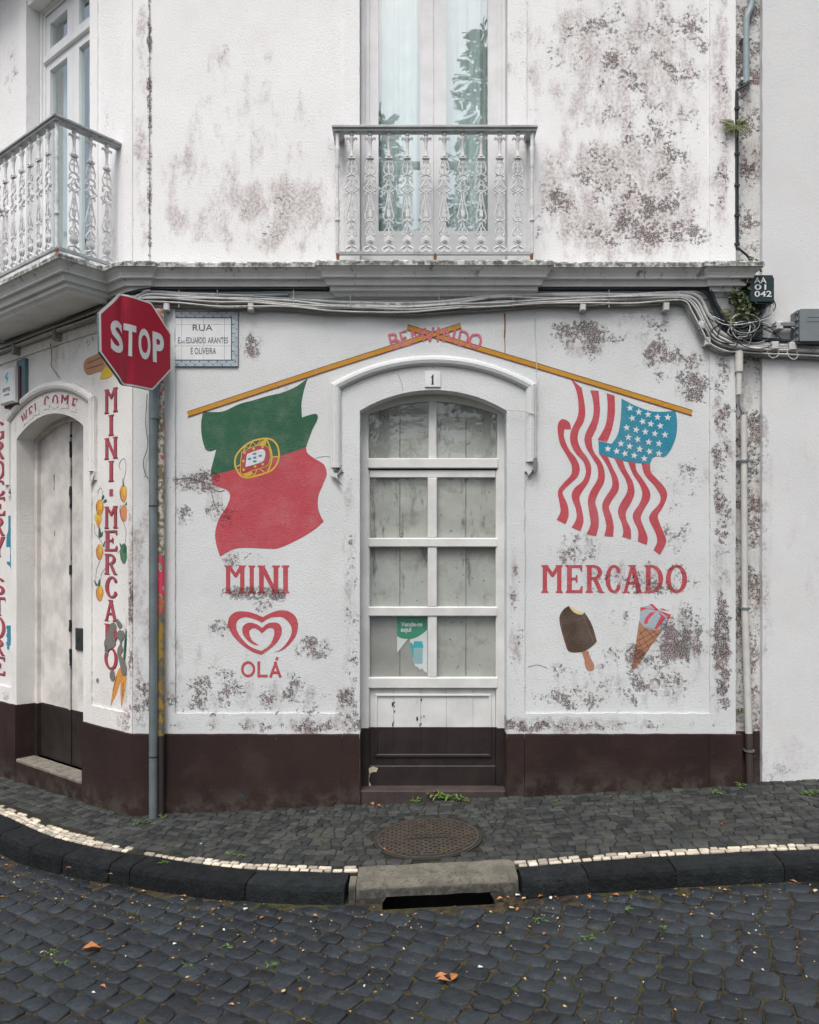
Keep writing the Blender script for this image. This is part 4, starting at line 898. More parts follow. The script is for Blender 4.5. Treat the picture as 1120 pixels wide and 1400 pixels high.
for ch, px, py, rot, w_ in (('W',36.5,572,24,.075),('E',45,564.5,18,.05),('L',52.5,559,13,.045),('C',66,551,5,.06),('O',78,549,-2,.065),('M',91,549.5,-8,.085),('E',104,554,-15,.055)):
    a_, z_ = lp(px, py); cr, sr_ = math.cos(R(rot)), math.sin(R(rot)); hh = .098
    frr = lambda a, z, o=0, A=a_, Z=z_, c_=cr, s_=sr_: LF(A + a * c_ - z * s_, Z + a * s_ + z * c_, o)
    g = G(); glyph(g, ch, frr, -w_ * .72, w_ * .72, -hh / 2, hh / 2, .0148); mk('painted_letter', g, 'paint_crimson', bld)
    g = G().plate(frr, [rough([(-w_ * .7, -.05), (w_ * .7, -.05), (w_ * .7, -.012), (w_ * .2, -.026), (-w_ * .3, -.008), (-w_ * .7, -.022)], .008, .006, px)], .0163); mk('worn_patch', g, 'plaster_side', bld)
def lshape(name, mat, pts, o=OP, sm=True): return shape(name, mat, bld, pts, o, sm, 5, LF, L2)
def lline(name, mat, pts, w, o=OP): return line(name, mat, bld, pts, w, o, True, LF, L2, 200.)
lshape('painted_bread', 'paint_bread', [(114.5,503),(117,492),(128,486),(146,480),(146,504),(133,509),(120,512.5)])
lshape('painted_lemon', 'paint_lemon', [(136.5,519,1),(140,508),(146,501),(155,508),(150,516)], OP + .0006); lshape('painted_lemon', 'paint_orange', [(142,494),(150,487),(158,500),(146,503)], OP + .0003)
for (x, y, rx, ry, m_) in ((134.6,709,5,9,'paint_lemon'),(136.6,694,5.4,11,'paint_orange'),(136.6,755,5,11,'paint_orange'),(136.6,811,5.2,11,'paint_orange'),(169,675,5.4,12,'paint_orange'),(169.6,702,5.4,12,'paint_peach'),(169.6,757,5.4,14,'paint_leaf')):
    lshape('painted_fruit', m_, [(x + rx * math.cos(t) * (1 - .18 * (math.sin(t) < 0)), y - ry * math.sin(t)) for t in [2 * math.pi * k / 10 for k in range(10)]], OP + (.0006 if y == 694 else .0002))
for (x, y, m_) in ((138,691,'paint_lemon'),(138,751,'paint_lemon'),(138,807,'paint_lemon'),(170.5,671,'paint_lemon'),(171,698,'paint_orange'),(171,751,'paint_green'),(134.6,715,'paint_orange')):
    lshape('fruit_highlight', m_, [(x + 2.2 * math.cos(t), y - 6.0 * math.sin(t)) for t in [2 * math.pi * k / 8 for k in range(8)]], OP + .0010)
for (x, y) in ((133.4,698),(133.4,759),(133.4,815),(166,679),(166.4,706),(166.4,763)): lline('fruit_shade', 'paint_tan_dark', [(x - 1.2, y - 9), (x - .6, y + 1), (x + 2.5, y + 6)], 1.4, OP + .0011)
for q in ([(120,497),(131,492),(142,488)], [(119,504),(130,501),(142,497)], [(160,925),(155,945)], [(169,932),(168,952)]): lline('brush_mark', 'paint_tan_dark', q, 1.2, OP + .0012)
for q in ([(139,684),(141,676),(143,680)], [(141,687),(145,682),(146,686)], [(135,734),(136,720),(139,732)], [(137,733),(141,726),(140,733)], [(141,746),(144,739),(143,747)], [(168,664),(168.5,653),(170,664)], [(171,690),(175,685),(175,690)], [(164,742),(168,748),(165,748)], [(131,800),(129,793),(134,800)], [(134,800),(136.5,791),(137,801)]): lshape('painted_leaf', 'paint_leafdark', q, OP + .0008)
for q in ([(130,716),(130,728),(134,734),(139,741),(141,747)], [(137,767),(132,780),(131,798)], [(146,775),(139,785),(137,800)], [(169,715),(172.5,725),(172,738),(170,747)], [(161,757),(166,750)], [(134,676),(135,670),(138,667),(140,672),(141,682)], [(165,642),(163,636),(166,629),(171,628),(172.5,640),(170,655)], [(165,690),(164,700),(167,710)]): lline('painted_vine', 'paint_line', q, .8, OP)
for q in ([(163,914),(168.5,918),(160,946),(151,966,1),(156,935)], [(167,921),(173,925),(170.5,945),(166.5,968.5,1),(165,945)]): lshape('painted_carrot', 'paint_orange', q, OP + .0004)
for q in ([(171,872),(173,885),(171,905),(168,912),(169,895)], [(172,860),(174,868),(172.5,890),(171,885)]): lshape('painted_leaf', 'paint_leafdark', q, OP + .0003)
for q in ([(152,853),(158,852),(160,858),(156,866),(159,880),(152,887),(146,889),(143,880),(146,870)], [(161,846),(165,850),(168,855),(164,859),(160,852)], [(163,862),(170,863),(171,870),(167,878),(169,888),(166,895),(172,905),(174,920),(168,922),(164,905),(161,890),(165,878),(160,870)], [(152,917),(156,916),(158,925),(155,931),(151,926)], [(132.5,929),(135,927),(135,933),(132.8,932)], [(146,882),(149,895),(144,890)]): lshape('bare_plaster_patch', 'paint_bare', q, OP + .0034)
bt = lshape('painted_bottle', 'paint_teal', [(11.5,705,1),(16,705,1),(16.4,787,1),(14,775),(9.2,768),(9.2,735),(11.5,725)], OP); shape('bottle_label', 'plaster_side', bt, [(8.8,748),(14,748),(14,768),(8.8,768)], OP + .0006, False, fr=LF, conv=L2)
for k in range(16): x = 10.5 + (k % 3) * 2.4 + (k // 3 % 2) * 1.0; y = 858 + (k // 3) * 5.4; lshape('painted_grape', 'paint_teal', [(x + 1.7 * math.cos(t), y + 3.2 * math.sin(t)) for t in [2 * math.pi * j / 7 for j in range(7)]], OP + .0002 * (k % 4))
# cracks and losses in the plaster
for q, w_ in (([(227,648),(240,655),(255,653),(270,656),(282,660),(291,668),(300,672),(307,670)], 1.6), ([(288,668),(291,680),(293,690)], 1.2), ([(722,912),(735,909),(748,913)], 1.0), ([(544,512),(549,524),(551,535)], .7), ([(431,626),(445,624),(456,625)], .7), ([(735,632),(733,645),(725,650),(718,660)], 1.0)):
    line('plaster_crack', 'crack_grey', bld, q, w_ * .7, OP + .0005 if q[0][0] not in (544, 735) else .0150)
for q in ([(728,628),(733,626),(734,640),(730,648),(727,640)], [(730,646),(726,655),(721,659),(727,650)], [(456,646),(462,640),(469,636),(463,647)], [(457,651),(464,657),(469,665),(462,661)]): shape('plaster_loss', 'crack_grey', bld, q, .0475 if q[0][1] < 645 and q[0][0] > 700 else .0262, False)
shape('drain_hole', 'gap_dark', bld, ell(331, 1087, 4.2, 4.0, 12)[::-1], .0246, False)
for x, y0, y1, w_ in ((690, 428, 462, 2.0), (690, 462, 490, .9)): line('rust_streak', 'rust', bld, [(x, y0), (x + .6, (y0 + y1) / 2), (x - .2, y1)], w_, OP + .0003)

# ================================================================== GROUND: road, pavement, kerb
SL0, SL1 = -.137, .43                                    # gully slot along X
sc_s = s_at_x(.13)
def inside_house(x, y, m=0.):
    if x > X1 - .02: return y > .055 - m if x < fx(1044) else y > .015 - m
    if x >= X0 - .03 and y > -.02 - m: return True
    p = Vector((x - CORX, y, 0)); return x < X0 and p.dot(RN) < .024 + m
def rd(x, y, o=0): return Vector((x, y, z_road(x, y) - .0068 + o))
hole = [(SL0, -1.325), (SL1, -1.325), (SL1, -1.05), (SL0, -1.05)]
g = G()
xs = [-60, -12, -6, -4, -2, SL0, SL1, 2, 4, 6, 12, 60]; ys = [-60, -12, -6, -3.2, -1.325, -1.05, 0, 3, 8, 60]
idx = {}
for i, x in enumerate(xs):
    for j, y in enumerate(ys): idx[i, j] = len(g.v); g.v.append(rd(x, y))
for i in range(len(xs) - 1):
    for j in range(len(ys) - 1):
        if xs[i] == SL0 and ys[j] == -1.325: continue
        g.f.append((idx[i, j], idx[i + 1, j], idx[i + 1, j + 1], idx[i, j + 1]))
road = structure(mk('road', g, 'joint_road'))
# pavement bed
def pv(x, y, o=0): return Vector((x, y, z_pave(x, y) + o))
g = G(); n_ = 130; s0_, s1_ = .5, S[-1] - .5
for i in range(n_ + 1):
    s_ = s0_ + (s1_ - s0_) * i / n_
    for t in (-.02, .5, 1.0, 1.6, 2.6): p = kpt(s_, t); g.v.append(pv(p.x, p.y, -.0075))
for i in range(n_):
    for j in range(4):
        a = i * 5 + j; g.f.append((a, a + 5, a + 6, a + 1))
pave = structure(mk('pavement', g, 'joint_pave'))
def stone(pts2, zf, top, dome, skirt, rnd, g=None, inset=.16, tilt=.004):
    # one paving stone from its outline (plan), worn round at the edges
    g = g or G(); m = len(pts2); cx = sum(p[0] for p in pts2) / m; cy = sum(p[1] for p in pts2) / m; tx, ty = rnd.uniform(-tilt, tilt) * 12, rnd.uniform(-tilt, tilt) * 12
    k = len(g.v); dz_ = rnd.uniform(-.003, .003)
    def zz(x, y, e): return zf(x, y) + top + e + dz_ + (x - cx) * tx + (y - cy) * ty
    for (f, e) in ((1.0, -skirt), (1.0, -.0075), (1 - inset * .40, -.0012), (1 - inset * 1.3, dome * .5)):
        for p in pts2:
            x, y = cx + (p[0] - cx) * f, cy + (p[1] - cy) * f; g.v.append(Vector((x, y, zz(x, y, e + (rnd.uniform(-.0013, .0013) if f < .99 else 0)))))
    g.v.append(Vector((cx, cy, zz(cx, cy, dome))))
    for r in range(3):
        for i in range(m): j = (i + 1) % m; g.f.append((k + r * m + i, k + r * m + j, k + (r + 1) * m + j, k + (r + 1) * m + i))
    for i in range(m): g.f.append((k + 3 * m + i, k + 3 * m + (i + 1) % m, k + 4 * m))
    return g
def cells(u0, u1, v0, v1, lu, lv, rnd, vj=.16, uj=.22, wav=.08, skew=.16):
    # rows of uneven stones in a (u, v) sheet, gaps shared so that neighbours never overlap
    rows = []; v = v0
    while v < v1: rows.append(v); v += lv * rnd.uniform(1 - vj, 1 + vj)
    rows.append(v); out = []
    def vb(j, u): return rows[j] + lv * wav * 2 * noise.noise(Vector((u * 2.6 / lu * .35, j * 7.3, 1.7))) + lv * wav * noise.noise(Vector((u / lu * 1.7, j * 3.1, 9.2)))
    for j in range(len(rows) - 1):
        u = u0 + rnd.uniform(-1, 0) * lu; prev = (u, u)
        while u < u1:
            u += lu * rnd.uniform(1 - uj, 1 + uj) * (1 if rnd.random() > .08 else .7); sk = rnd.uniform(-skew, skew) * lu; nx = (u + sk, u - sk)
            a, b_, c_, d_ = (prev[0], vb(j, prev[0])), (nx[0], vb(j, nx[0])), (nx[1], vb(j + 1, nx[1])), (prev[1], vb(j + 1, prev[1]))
            out.append((a, b_, c_, d_)); prev = nx
    return out
def octo(q, gap, rnd, cut=.16):
    # quadrilateral -> eight-sided outline drawn in by the joint width, corners knocked off
    c = Vector((sum(p[0] for p in q) / 4, sum(p[1] for p in q) / 4)); out = []
    qq = []
    for p in q:
        d = Vector(p) - c; L = d.length; qq.append(c + d * max(.2, (L - gap * .75) / L))
    for i in range(4):
        a, p, b_ = qq[i - 1], qq[i], qq[(i + 1) % 4]; c1, c2 = cut * rnd.uniform(.5, 1.4), cut * rnd.uniform(.5, 1.4)
        out += [p.lerp(a, c1), p.lerp(b_, c2)]
    return [tuple(p) for p in out]
rs = random.Random(11)
# --- road setts: diagonal courses that swing slightly
SU, SV = .130, .100
def rmap(u, v):
    th = R(-30) ; x = u * math.cos(th) - v * math.sin(th); y = u * math.sin(th) + v * math.cos(th)
    x += .4; y -= 2.0
    bend = R(7) * (x / 2.2); return (x - .0, y + bend * (x) * .55)
setts = []
for q in cells(-6, 6, -4.2, 4.2, SU, SV, rs, .10, .20, .05, .07):
    p = [rmap(*w_) for w_ in q]; cx, cy = sum(a[0] for a in p) / 4, sum(a[1] for a in p) / 4
    if not (-4.6 < cx < 3.6 and -3.6 < cy < 2.2): continue
    d = cy + DC
    if d < 1.5 or abs(cx) / d > .75: continue
    # distance to the kerb line
    best = min(range(0, len(kb), 2), key=lambda i: (kb[i][0] - cx) ** 2 + (kb[i][1] - cy) ** 2); kq = Vector(kb[best]); t_ = (Vector(kb[min(best + 2, len(kb) - 1)]) - Vector(kb[max(best - 2, 0)])).normalized(); side = (Vector((cx, cy)) - kq).dot(Vector((-t_.y, t_.x)))
    if side > -.225: continue
    if SL0 - .03 < cx < SL1 + .03 and cy > -1.375: continue
    setts.append((d, p, side))
# first course of setts laid along the kerb
k_ = s_at_x(-4.2)
while k_ < s_at_x(3.4):
    L_ = rs.uniform(.15, .22); q = [tuple(kpt(k_ + .004, -.27)), tuple(kpt(k_ + L_ - .004, -.27)), tuple(kpt(k_ + L_ - .004, -.165)), tuple(kpt(k_ + .004, -.165))]; k_ += L_
    cx = sum(a[0] for a in q) / 4; cy = sum(a[1] for a in q) / 4
    if SL0 - .02 < cx < SL1 + .02 and cy > -1.4: continue
    setts.append((cy + DC, q, -.21))
def inview(p):
    d = p[1] + DC
    if d < .5: return False
    px = 560 + FP * p[0] / d; py = 765 + FP * (HC - z_road(*p)) / d; return -25 < px < 1145 and py < 1425
vis = [s_ for s_ in setts if any(inview(w_) for w_ in s_[1])]; hid = [s_ for s_ in setts if not any(inview(w_) for w_ in s_[1])]
vis.sort(key=lambda s_: s_[0])
near, far = vis[:300], vis[300:] + hid
for d, p, sd_ in near: mk('cobble', stone(octo(p, .0070, rs, .17), z_road, .0, 0.0030, .03, rs, inset=.085, tilt=.005), 'sett_basalt', road, smooth=True, tones=rs.random())
g = G(); tn = []
for d, p, sd_ in far: k0 = len(g.v); stone(octo(p, .0070, rs, .17), z_road, .0 if sd_ < -.23 else -.008, 0.0030, .03, rs, g, inset=.085, tilt=.005); tn += [rs.random()] * (len(g.v) - k0)
stuff(mk('cobbles_beyond', g, 'sett_basalt', road, smooth=True, tones=tn))
# --- pavement: small basalt stones, two rows of pale ones behind the kerb
MHC = plan_from_drawing(585, 1145, z_pave); MR = .302
sa, sb = s_at_x(-4.4), s_at_x(3.7); pst = []; rp = random.Random(23)
for q in cells(sa, sb, .076, 2.4, .078, .062, rp, .2, .3, .16):
    p = [tuple(kpt(*w_)) for w_ in q]; cx, cy = sum(a[0] for a in p) / 4, sum(a[1] for a in p) / 4
    if inside_house(cx, cy, .012) or math.hypot(cx - MHC[0], cy - MHC[1]) < MR + .040: continue
    if SL0 - .16 < cx < SL1 + .15 and cy < -1.015: continue
    if cy > 2.4 or (cx < -1.95 and any(math.hypot(kb[i][0] - cx, kb[i][1] - cy) < .125 for i in range(0, len(kb), 1))): continue
    pst.append((cy + DC, p))
def inview2(p): d = p[1] + DC; px = 560 + FP * p[0] / d; return -15 < px < 1135
pst.sort(key=lambda s_: (not inview2(s_[1][0]), s_[0]))
for d, p in pst[:300]: mk('paving_stone', stone(octo(p, .0035, rp, .11), z_pave, .0, .001, .02, rp, inset=.09, tilt=.0035), 'pave_basalt', pave, smooth=True, tones=rp.random())
g = G(); tn = []
for d, p in pst[300:]: k0 = len(g.v); stone(octo(p, .0035, rp, .11), z_pave, .0, .001, .02, rp, g, inset=.09, tilt=.0035); tn += [rp.random()] * (len(g.v) - k0)
stuff(mk('paving_stones_beyond', g, 'pave_basalt', pave, smooth=True, tones=tn))
wst = []
for row in range(3):
    k_ = sa + row * .03
    while k_ < sb:
        L_ = rp.uniform(.042, .085); gap_lo, gap_hi = s_at_x(-1.60), s_at_x(-1.50)
        t0, t1 = (.006 + row * .034, .037 + row * .034)
        xm = kpt(k_ + L_ / 2, .05).x
        missing = (-1.66 < xm < -1.56) or (SL0 - .150 < xm < SL1 + .135) or (row >= 1 and -1.56 < xm < -1.28) or (row == 2 and (xm > -1.95 or rp.random() < .25)) or (row == 1 and rp.random() < .04)
        if not missing:
            q = [(k_ + .002, t0 + rp.uniform(0, .004)), (k_ + L_ - .003, t0 + rp.uniform(0, .004)), (k_ + L_ - .003 + rp.uniform(-.003, .003), t1), (k_ + .002, t1)]
            wst.append((kpt(k_, 0).y + DC, [tuple(kpt(*w_)) for w_ in q]))
        k_ += L_
wst.sort(key=lambda s_: (not inview2(s_[1][0]), s_[0]))
for d, p in wst[:300]: mk('white_paving_stone', stone(octo(p, .003, rp, .12), z_pave, .0, .0008, .02, rp, inset=.07, tilt=.002), 'pave_white', pave, smooth=True, tones=rp.random())
# --- kerb
g = G(); prk = [(-.10, -.30), (-.10, -.022), (.0, -.022)]
for i in range(140):
    s_ = sa + (sb - sa) * i / 139
    for (t, e) in ((-.145, -.20), (-.145, -.035), (0, -.035)): p = kpt(s_, t); g.v.append(pv(p.x, p.y, e))
for i in range(139):
    for j in range(2):
        if SL0 - .25 < g.v[i * 3].x < SL1 + .2: continue
        a = i * 3 + j; g.f.append((a, a + 3, a + 4, a + 1))
kerb = structure(mk('kerb', g, 'joint_road'))
def kerb_stone(s0, s1, rnd):
    g = G(); nS = max(8, int((s1 - s0) / .028)); pr = [(.004, -.12), (.004, -.006), (-.010, .0), (-.075, .0), (-.128, -.003), (-.150, -.014), (-.160, -.034), (-.164, -.085), (-.166, -.20)]
    ph = rnd.random() * 50
    for i in range(nS):
        f = i / (nS - 1); s_ = s0 + (s1 - s0) * f; e_ = .006 * (1 if i in (0, nS - 1) else 0)
        for j, (t, z) in enumerate(pr):
            w_ = noise.noise(Vector((s_ * 6, j * .8, ph))) * .005 + noise.noise(Vector((s_ * 27, j * 1.9, ph))) * .005 + rnd.uniform(-.0012, .0012)
            p = kpt(s_, t + (e_ if j > 3 else 0) + (w_ if j > 3 else 0)); g.v.append(pv(p.x, p.y, z - e_ * (j in (2, 3, 4)) + w_ * .7))
    q = len(pr)
    for i in range(nS - 1):
        for j in range(q - 1): a = i * q + j; g.f.append((a, a + 1, a + q + 1, a + q))
    g.f.append(tuple(range(q))[::-1]); g.f.append(tuple((nS - 1) * q + j for j in range(q)))
    return g
rk = random.Random(4)
cuts = [s_at_x(-4.3), s_at_x(-3.6), s_at_x(-3.05), s_at_x(-2.52), s_at_x(-2.22), s_at_x(-1.96), s_at_x(-1.64), s_at_x(-1.50), s_at_x(-.82), s_at_x(-.315)]
for a_, b_ in zip(cuts[:-1], cuts[1:]): mk('kerb_stone', kerb_stone(a_ + .004, b_ - .004, rk), 'kerb_basalt', kerb, smooth=False, tones=rk.random())
cuts = [s_at_x(.565), s_at_x(.90), s_at_x(1.36), s_at_x(1.92), s_at_x(2.5), s_at_x(3.1), s_at_x(3.6)]
for a_, b_ in zip(cuts[:-1], cuts[1:]): mk('kerb_stone', kerb_stone(a_ + .004, b_ - .004, rk), 'kerb_basalt', kerb, smooth=False, tones=rk.random())
# --- gully inlet: concrete lintel over a dark slot and its pit
GX0, GX1 = -.272, .555; gz = lambda x: z_pave(x, -1.1)
gul = thing('storm_drain', ((GX0 + GX1) / 2, -1.12, gz(.14) - .1), 'pale weathered concrete gully inlet set in the black kerb', 'storm drain')
def GF(a, b, o=0): return Vector((a, -1.225 + (-.0) - o, b))
xsn = 16; pr = [(.235, -.15), (.235, -.002), (.215, .006), (.05, .0), (.018, -.008), (.0, -.03), (-.008, -.07)]
g = G()
for i in range(xsn + 1):
    x = GX0 + (GX1 - GX0) * i / xsn; open_ = SL0 - .02 < x < SL1 + .02
    zlow = z_road(x, -1.25) + (.034 if open_ else -.05); e_ = .008 if i in (0, xsn) else 0
    for (t, z) in pr: w_ = .004 * noise.noise(Vector((x * 9, t * 20, z * 20))); g.v.append(Vector((x, -1.25 + (x - .14) * -.0 + t + e_ + w_, gz(x) + z + w_ - e_)))
    g.v.append(Vector((x, -1.252, zlow))); g.v.append(Vector((x, -1.04, zlow)))
q = len(pr) + 2
for i in range(xsn):
    for j in range(q): a = i * q + j; b_ = i * q + (j + 1) % q; g.f.append((a, b_, b_ + q, a + q))
g.f.append(tuple(range(q))[::-1]); g.f.append(tuple(xsn * q + j for j in range(q)))
mk('lintel', g, 'drain_concrete', gul)
zb = z_road(.1, -1.2) - .5
g = G(); top = [rd(x, y, -.001) for x, y in hole]; bot = [Vector((x, y, zb)) for x, y in hole]
g.add(top + bot, [(0, 1, 5, 4), (1, 2, 6, 5), (2, 3, 7, 6), (3, 0, 4, 7), (4, 5, 6, 7)]); mk('pit', g, 'cast_iron_dark', gul)
p0 = kpt(s_at_x(-.315) + .006, 0); g = G()
for x in (-.312, -.277):
    for (y, z) in ((-1.23, -.12), (-1.215, -.02), (-1.06, -.014), (-1.06, -.12)): g.v.append(Vector((x, y, z_pave(x, y) + z)))
g.f += [(0, 4, 5, 1), (1, 5, 6, 2), (2, 6, 7, 3), (0, 1, 2, 3), (7, 6, 5, 4)]; mk('mortar_joint', g, 'drain_concrete', gul)
# --- manhole cover
mhz = z_pave(*MHC); mh = thing('manhole_cover', (MHC[0], MHC[1], mhz), 'round rusty cast iron manhole cover in the pavement', 'manhole cover')
def MF(x, y, o=0): X_, Y_ = MHC[0] + x, MHC[1] + y; return Vector((X_, Y_, z_pave(X_, Y_) + o))
g = G().plate(MF, [ell(0, 0, .316, .316, 48), ell(0, 0, .302, .302, 48)], .001, -.05); mk('frame_ring', g, 'cast_iron_dark', mh)
mk('cover', G().plate(MF, [ell(0, 0, .300, .300, 48)], .0005, -.04), 'cast_iron_dark', mh)
mk('rim', G().plate(MF, [ell(0, 0, .2995, .2995, 48), ell(0, 0, .286, .286, 48)], .005, 0.), 'cast_iron', mh)
g = G(); stp = .0245
for i in range(-13, 14):
    for j in range(-13, 14):
        x, y = i * stp, j * stp
        if math.hypot(x, y) > .278 or (abs(x) < .125 and abs(y) < .026) or (abs(x) < .05 and y < -.2): continue
        an = R(45) if (i + j) % 2 else R(-45); cc, ss = math.cos(an), math.sin(an); l_, w2 = .0155, .0062
        g.plate(MF, [[(x + u * cc - v * ss, y + u * ss + v * cc) for u, v in ((-l_, 0), (-l_ * .6, -w2), (l_ * .6, -w2), (l_, 0), (l_ * .6, w2), (-l_ * .6, w2))]], .0055, .0)
stuff(mk('tread_pattern', g, 'cast_iron', mh))
g = text('PLUVIAIS', MF, -.118, .118, -.020, .020, .0065, .02); mk('raised_lettering', g, 'cast_iron', mh)
mk('lifting_pocket', G().plate(MF, [rect(-.045, -.262, .045, -.212), rect(-.032, -.25, .032, -.224)], .006, 0.), 'cast_iron', mh)
mk('hinge_lug', G().plate(MF, [rect(-.05, .296, .05, .328)], .006, -.02), 'cast_iron_dark', mh)

# ================================================================== STREET FURNITURE
# stop sign on its post, bolted off centre
px_, py_ = -1.678, -.098; pz_ = z_pave(px_, py_)
stop = thing('stop_sign', (px_, py_, pz_), 'red octagonal dented STOP sign on a grey post at the corner', 'stop sign')
mk('post', G().tube([(px_, py_, pz_ - .1), (px_, py_, 2.70)], .0275, 16), 'steel_grey', stop, smooth=True)
mk('post_sleeve', G().tube([(px_ + .006, py_, 2.52), (px_ + .006, py_, 2.83)], .0325, 16), 'steel_grey', stop, smooth=True)
for z in (1.95, .31): mk('post_band', G().tube([(px_, py_, z - .004), (px_, py_, z + .004)], .0292, 16), 'cable_black', stop)
SY, SRL, SH = 1.053, .018, .28; scn = Vector((-1.700, -.335, 2.956))
sA = Vector((math.cos(SY), math.sin(SY), 0)); sN = Vector((math.sin(SY), -math.cos(SY), 0))
def SF(a, z, o=0):
    a2, z2 = a * math.cos(SRL) - z * math.sin(SRL), a * math.sin(SRL) + z * math.cos(SRL)
    dent = -.016 * math.exp(-((a2 + .095 + .02 * math.sin(z2 * 9)) / .035) ** 2) - .10 * max(0, -(a2 + .10)) * .35      # knocked fold on the left third
    return scn + sA * a2 + Vector((0, 0, z2)) + sN * (o + dent)
rr = SH / math.cos(math.pi / 8)
def octa(r, n_=6):
    c8 = [(r * math.cos(R(22.5 + 45 * k)), r * math.sin(R(22.5 + 45 * k))) for k in range(8)]; return c8
def gridplate(r, o1, o0, n_=28):
    # octagon cut into columns so that it can carry the dent
    g = G(); xs_ = [-r * math.cos(R(22.5)) + 2 * r * math.cos(R(22.5)) * i / n_ for i in range(n_ + 1)]
    def half(x): k = r * math.sin(R(22.5)); ax = abs(x); A = r * math.cos(R(22.5)); return A if ax <= k else A - (ax - k)
    for x in xs_:
        h = half(x)
        for j in range(9): g.v.append(SF(x, -h + 2 * h * j / 8, o1))
    nn = len(g.v)
    for i in range(n_):
        for j in range(8): a = i * 9 + j; g.f.append((a, a + 9, a + 10, a + 1))
    g.v += [Vector(v) - sN * (o1 - o0) for v in g.v[:nn]]
    for i in range(n_):
        for j in range(8): a = nn + i * 9 + j; g.f.append((a, a + 1, a + 10, a + 9))
        for j in (0, 8): a, b_ = i * 9 + j, (i + 1) * 9 + j; g.f.append((a, b_, b_ + nn, a + nn) if j else (b_, a, a + nn, b_ + nn))
    for i in (0, n_):
        for j in range(8): a, b_ = i * 9 + j, i * 9 + j + 1; g.f.append((a, b_, b_ + nn, a + nn))
    return g
mk('sign_backing', gridplate(rr, -.001, -.018), 'sign_back', stop)
rim = mk('sign_rim', gridplate(rr * .995, .0015, -.001), 'sign_white', stop)
face = mk('sign_plate', gridplate(rr * .955, .003, .0015), 'sign_red', stop, smooth=False)
def subdiv_text(body, a0, a1, z0, z1, o, bold):
    g = text(body, lambda a, z, o_: Vector((a, z, 0)), a0, a1, z0, z1, 0, bold)
    bm = bmesh.new(); vs = [bm.verts.new(v) for v in g.v]
    for f in g.f:
        try: bm.faces.new([vs[i] for i in f])
        except ValueError: pass
    bmesh.ops.remove_doubles(bm, verts=bm.verts[:], dist=1e-5)
    for x in [a0 + (a1 - a0) * k / 12 for k in range(1, 12)]: bmesh.ops.bisect_plane(bm, geom=bm.verts[:] + bm.edges[:] + bm.faces[:], plane_co=(x, 0, 0), plane_no=(1, 0, 0))
    bm.verts.index_update(); out = G(); out.v = [SF(v.co.x, v.co.y, o) for v in bm.verts]; out.f = [tuple(v.index for v in f.verts) for f in bm.faces]; bm.free(); return out
for ch, a0, a1 in (('S', -.205, -.105), ('T', -.098, -.012), ('O', .004, .100), ('P', .118, .212)):
    mk('letter', subdiv_text(ch, a0, a1, -.096, .098, .0052, .035), 'sign_white', stop)
for z in (.13, -.13):
    q = SF(.217, z, -.02); mk('bracket', G().tube([q, Vector((px_, py_, q.z))], .012, 8), 'steel_grey', stop)
mk('stay_wire', G().tube(smoothline([(-1.74, -.03, 2.70), (-1.75, -.03, 2.50), (-1.735, -.03, 2.36), (-1.765, -.03, 2.25), (-1.75, -.03, 2.16), (-1.71, -.06, 2.13)], 5), .0025, 5), 'cable_black', stop)
# downpipe
dp = thing('downpipe', (fx(222.5), -.055, z_pave(fx(222), -.05)), 'flaking painted downpipe with a pink patch, behind the stop sign post', 'downpipe')
mk('pipe', G().tube([(fx(222.5), -.055, z_pave(fx(222), -.05) - .05), (fx(222.5), -.055, 1.2), (fx(222.5), -.055, 3.25)], .028, 14), 'pipe_flaked', dp, smooth=True)
for z in (.62, 2.05, 3.0): mk('pipe_clip', G().tube([(fx(222.5), -.055, z - .01), (fx(222.5), -.055, z + .01)], .0315, 14), 'pipe_flaked', dp)
# street name in tiles
tsn = thing('street_name_sign', FR(fx(279), fz(501), 0), 'blue and white tiled street name panel beside the stop sign', 'street sign')
TX = lambda zx: fx(225 + zx / 10.18); TZ = lambda zy: fz(420 + zy / 10.18)
cxs, czs = [55, 245, 545, 840, 1028], [65, 245, 545, 830]
for i in range(4):
    for j in range(3): mk('tile', G().bevbox(FR, TX(cxs[i]) + .0006, TX(cxs[i + 1]) - .0006, TZ(czs[j + 1]) + .0006, TZ(czs[j]) - .0006, .0, .010, .0012), 'tile_white', tsn)
mk('mortar_bed', G().box(FR, TX(52), TX(1031), TZ(833), TZ(62), -.002, .0075), 'tile_edge', tsn)
TO = .0106
mk('border', G().plate(FR, [rect(TX(60), TZ(826), TX(1024), TZ(70)), rect(TX(150), TZ(742), TX(936), TZ(152))], TO), 'tile_border', tsn)
for (q, w_) in (((58, 828, 1026, 68), 8), ((148, 742, 938, 152), 15)):
    x0, y0, x1, y1 = q; h = w_ / 2
    mk('border_line', G().plate(FR, [rect(TX(x0 - h), TZ(y0 + h), TX(x1 + h), TZ(y1 - h)), rect(TX(x0 + h), TZ(y0 - h), TX(x1 - h), TZ(y1 + h))], TO + .0003), 'print_blue', tsn)
g = G(); g2 = G()
